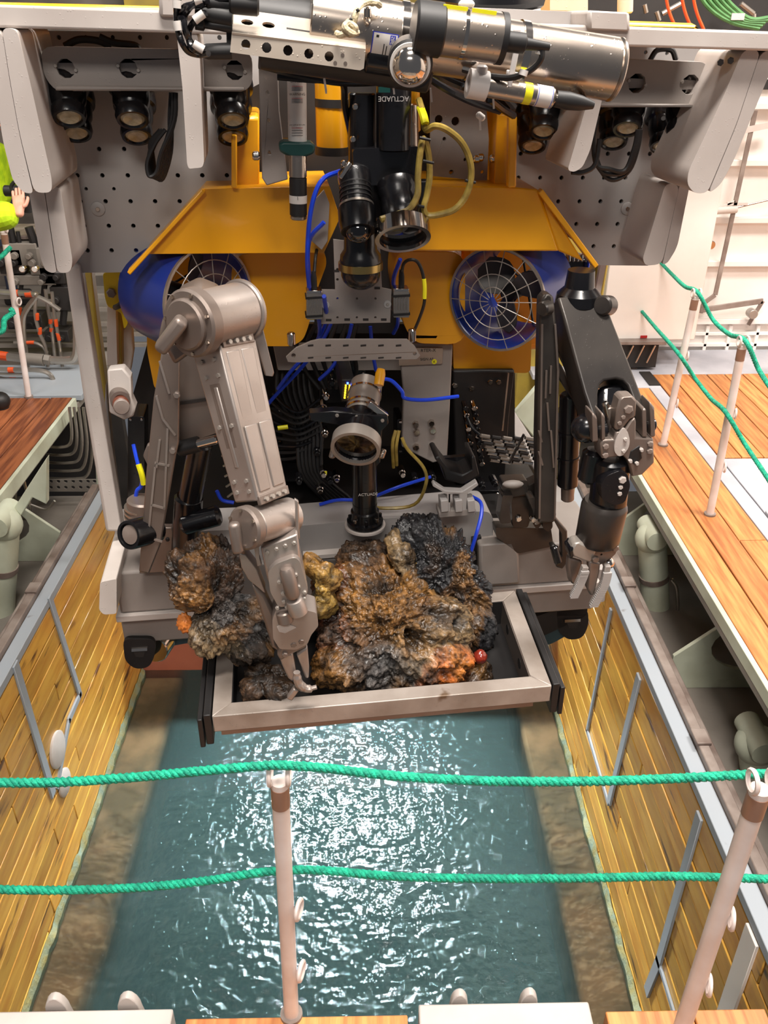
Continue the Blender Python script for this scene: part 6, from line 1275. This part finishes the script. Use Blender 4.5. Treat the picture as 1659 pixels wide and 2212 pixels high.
# orange knobbly sponge and red blob
def knob(center, rx, rz, lab, m, bump, seed):
    bm = bmesh.new(); bmesh.ops.create_icosphere(bm, subdivisions=4, radius=1.0); mb = MB(); c = V(center)
    for v_ in bm.verts:
        d = v_.co.normalized(); h = 1+bump*(0.5-noise.voronoi(d*3.2+V((seed,0,0)))[0][0]); tz = 1-0.25*max(0, d.z)
        mb.v.append(c+V((d.x*rx*h*tz, d.y*rx*h*tz, d.z*rz*h)))
    mb.f = [tuple(v_.index for v_ in f.verts) for f in bm.faces]; bm.free()
    return tag(obj('sponge', mb, m, fix=False, ang=180), lab, 'sea creature')
knob(P_(399,1345,2.20), 0.024, 0.034, 'small knobbly orange sponge hanging from the left rock', mat('orange_sponge', S(232,140,66), 0.4, 0, S(210,110,44), 20, 0.5, bump=0.3), 0.5, 1)
knob(P_(1037,1418,2.16), 0.024, 0.026, 'glossy red blob on the small dark rock at the front right', mat('red_sea_blob', S(150,50,34), 0.12, 0, S(110,34,24), 12, 0.6, coat=0.6), 0.15, 5)

# ---- two people at the left, mostly outside the frame
def skinned(name, pts, edges, rad, m, par, sub=2):
    me = bpy.data.meshes.new(name); c0 = ORG[par.name] if par else V(pts[0]); me.from_pydata([V(p)-c0 for p in pts], edges, [])
    tmp = bpy.data.objects.new(name, me); C.objects.link(tmp); md = tmp.modifiers.new('skin', 'SKIN')
    for i, r in enumerate(rad): me.skin_vertices[0].data[i].radius = r if isinstance(r, tuple) else (r, r)
    me.skin_vertices[0].data[0].use_root = True; s_ = tmp.modifiers.new('sub', 'SUBSURF'); s_.levels = sub; s_.render_levels = sub
    me.materials.append(m)
    if par: tmp.parent = par
    ORG[tmp.name] = c0; return tmp
def person(foot, hand_t, lab, helmet=None, H_=1.8, lean=V((0.12,0,0))):
    f = V(foot); t = thing('person', f, lab, 'person'); hip = f+V((0,0,0.93)); ch = f+V((0,0,1.30))+lean*0.7; nk = f+V((0,0,1.50))+lean
    shR, shL = nk+V((0.03,-0.18,-0.06)), nk+V((0.03,0.18,-0.06))
    J = [hip, ch, nk, nk+V((0.02,0,0.07)), hip+V((0,-0.10,-0.05)), f+V((0.03,-0.11,0.50)), f+V((0,-0.12,0.06)), hip+V((0,0.10,-0.05)), f+V((-0.05,0.11,0.50)), f+V((-0.1,0.12,0.06))]
    skinned('legs', [J[0], J[4], J[5], J[6], J[7], J[8], J[9]], [(0,1),(1,2),(2,3),(0,4),(4,5),(5,6)], [0.13,0.10,0.075,0.05,0.10,0.075,0.05], M_jean, t)
    el = shR.lerp(V(hand_t), 0.5)+V((0.0,0.02,-0.05)); wr = V(hand_t); eL = shL+V((0.05,0.08,-0.26)); wL = eL+V((0.20,-0.02,-0.10))
    skinned('jacket', [hip, ch, nk, shR, el, wr, shL, eL, wL], [(0,1),(1,2),(1,3),(3,4),(4,5),(1,6),(6,7),(7,8)], [(0.17,0.14),(0.19,0.15),0.075,0.10,0.105,0.095,0.095,0.07,0.055], M_hiviz, t)
    for a_, b_, r_ in ((el.lerp(wr,0.35), el.lerp(wr,0.50), 0.112),): obj('reflective_band', MB().cyl(a_, b_, r_, r_*0.97, 20), M_reflect, t)
    hc = nk+V((0.05,0,0.20)); hd_ = obj('head', MB().sphere(hc, 1.0, 24, 16, (0.095,0.075,0.12)).sphere(hc+V((0.095,0,-0.01)), 0.016, 8, 6).cyl(nk, hc, 0.055), M_skin, t)
    for y_ in (-0.03, 0.03): obj('eye', MB().sphere(hc+V((0.083,y_,0.02)), 0.011, 8, 6), M_label, hd_)
    obj('mouth', MB().beam(hc+V((0.088,-0.022,-0.05)), hc+V((0.088,0.022,-0.05)), 0.006, 0.008, (0,0,1)), M_red, hd_)
    for y_ in (-0.077, 0.077): obj('ear', MB().sphere(hc+V((0,y_,0)), 1.0, 8, 6, (0.018,0.01,0.03)), M_skin, hd_)
    obj('helmet', MB().lathe(hc+V((0,0,0.035)), RW, [(0,0.125),(0.01,0.13),(0.03,0.118),(0.07,0.10),(0.105,0.06),(0.118,0.002)], 28), helmet or M_label, t)
    d = V((-0.10, 0.50, 0.60)).normalized() if el.z > f.z+1.2 else V((0.9,0,-0.2)).normalized(); s_ = V((1,0,0.2)).normalized() if el.z > f.z+1.2 else V((0,-1,0))
    P = [wr-d*0.03, wr+d*0.05, wr+d*0.10]; E_ = [(0,1),(1,2)]; Rd = [0.028,(0.04,0.02),(0.042,0.018)]
    for k, L_ in enumerate((0.07,0.085,0.08,0.06)):
        b0 = len(P); o_ = s_*(0.033-0.022*k); P += [wr+d*0.115+o_, wr+d*(0.115+L_*0.5)+o_+RW*0.012, wr+d*(0.115+L_*0.85)+o_-RW*0.012]; E_ += [(2,b0),(b0,b0+1),(b0+1,b0+2)]; Rd += [0.0105,0.0095,0.008]
    b0 = len(P); P += [wr+d*0.04+s_*0.045, wr+d*0.075+s_*0.065+RW*0.01, wr+d*0.10+s_*0.06]; E_ += [(1,b0),(b0,b0+1),(b0+1,b0+2)]; Rd += [0.014,0.011,0.009]
    skinned('hand', P, E_, Rd, M_skin, t, 2)
    skinned('left_hand', [wL, wL+V((0.07,0,-0.02)), wL+V((0.13,-0.03,-0.03)), wL+V((0.14,0,-0.03)), wL+V((0.13,0.03,-0.03)), wL+V((0.07,-0.05,-0.01))], [(0,1),(1,2),(1,3),(1,4),(1,5)], [0.03,(0.04,0.02),0.009,0.009,0.009,0.011], M_skin, t, 2)
    for q in (J[6], J[9]): obj('boot', MB().box(V((q.x+0.06, q.y, f.z+0.05)), (0.29, 0.10, 0.10)), M_blackm, t, bevel=0.03, seg=4)
    return t
hx = PY(40,450,5.75)
person((hx.x-1.16, 5.85, DZ), PY(42,460,5.72), 'person in a lime hi-vis jacket reaching out an arm behind the left fender', helmet=M_label)
hx2 = PY(2,340,9.0)
person((hx2.x-0.12, 9.0, DZ), V((hx2.x-0.40, 8.7, DZ+1.1)), 'person in lime jacket and red helmet farther back behind the left fender', helmet=M_red, lean=V((0.02,0,0)))
t = thing('valve_handle', PY(55,420,5.9), 'black hand valve the lime sleeved hand is gripping', 'valve')
obj('valve_body', MB().ccyl(PY(52,455,5.85), PY(56,420,5.85), 0.05).ccyl(PY(10,412,6.0), PY(70,414,6.0), 0.035), M_blackm, t); obj('valve_wheel', MB().tube([PY(40+16*math.cos(q), 405+14*math.sin(q), 5.9) for q in [2*PI*j/14 for j in range(15)]], 0.012, 8, sub=1), M_blackm, t); obj('valve_screw', MB().ccyl(PY(48,434,5.8), PY(60,436,5.8), 0.012), M_chrome, t)
obj('valve_stem', MB().cyl(PY(52,440,5.85), PY(52,440,5.85)+V((-0.25,1.15,0.0)), 0.025), M_blackm, t)
# rubber foot ball on the left deck edge
tag(obj('bollard_cap', MB().sphere(PZ(5,882,DZ)+V((0,0,0.06)), 0.07, 16, 12).ccyl(PZ(5,882,DZ), PZ(5,882,DZ)+V((0,0,0.06)), 0.05), M_blackm), 'black ball fitting on the left deck at the picture edge', 'fitting')
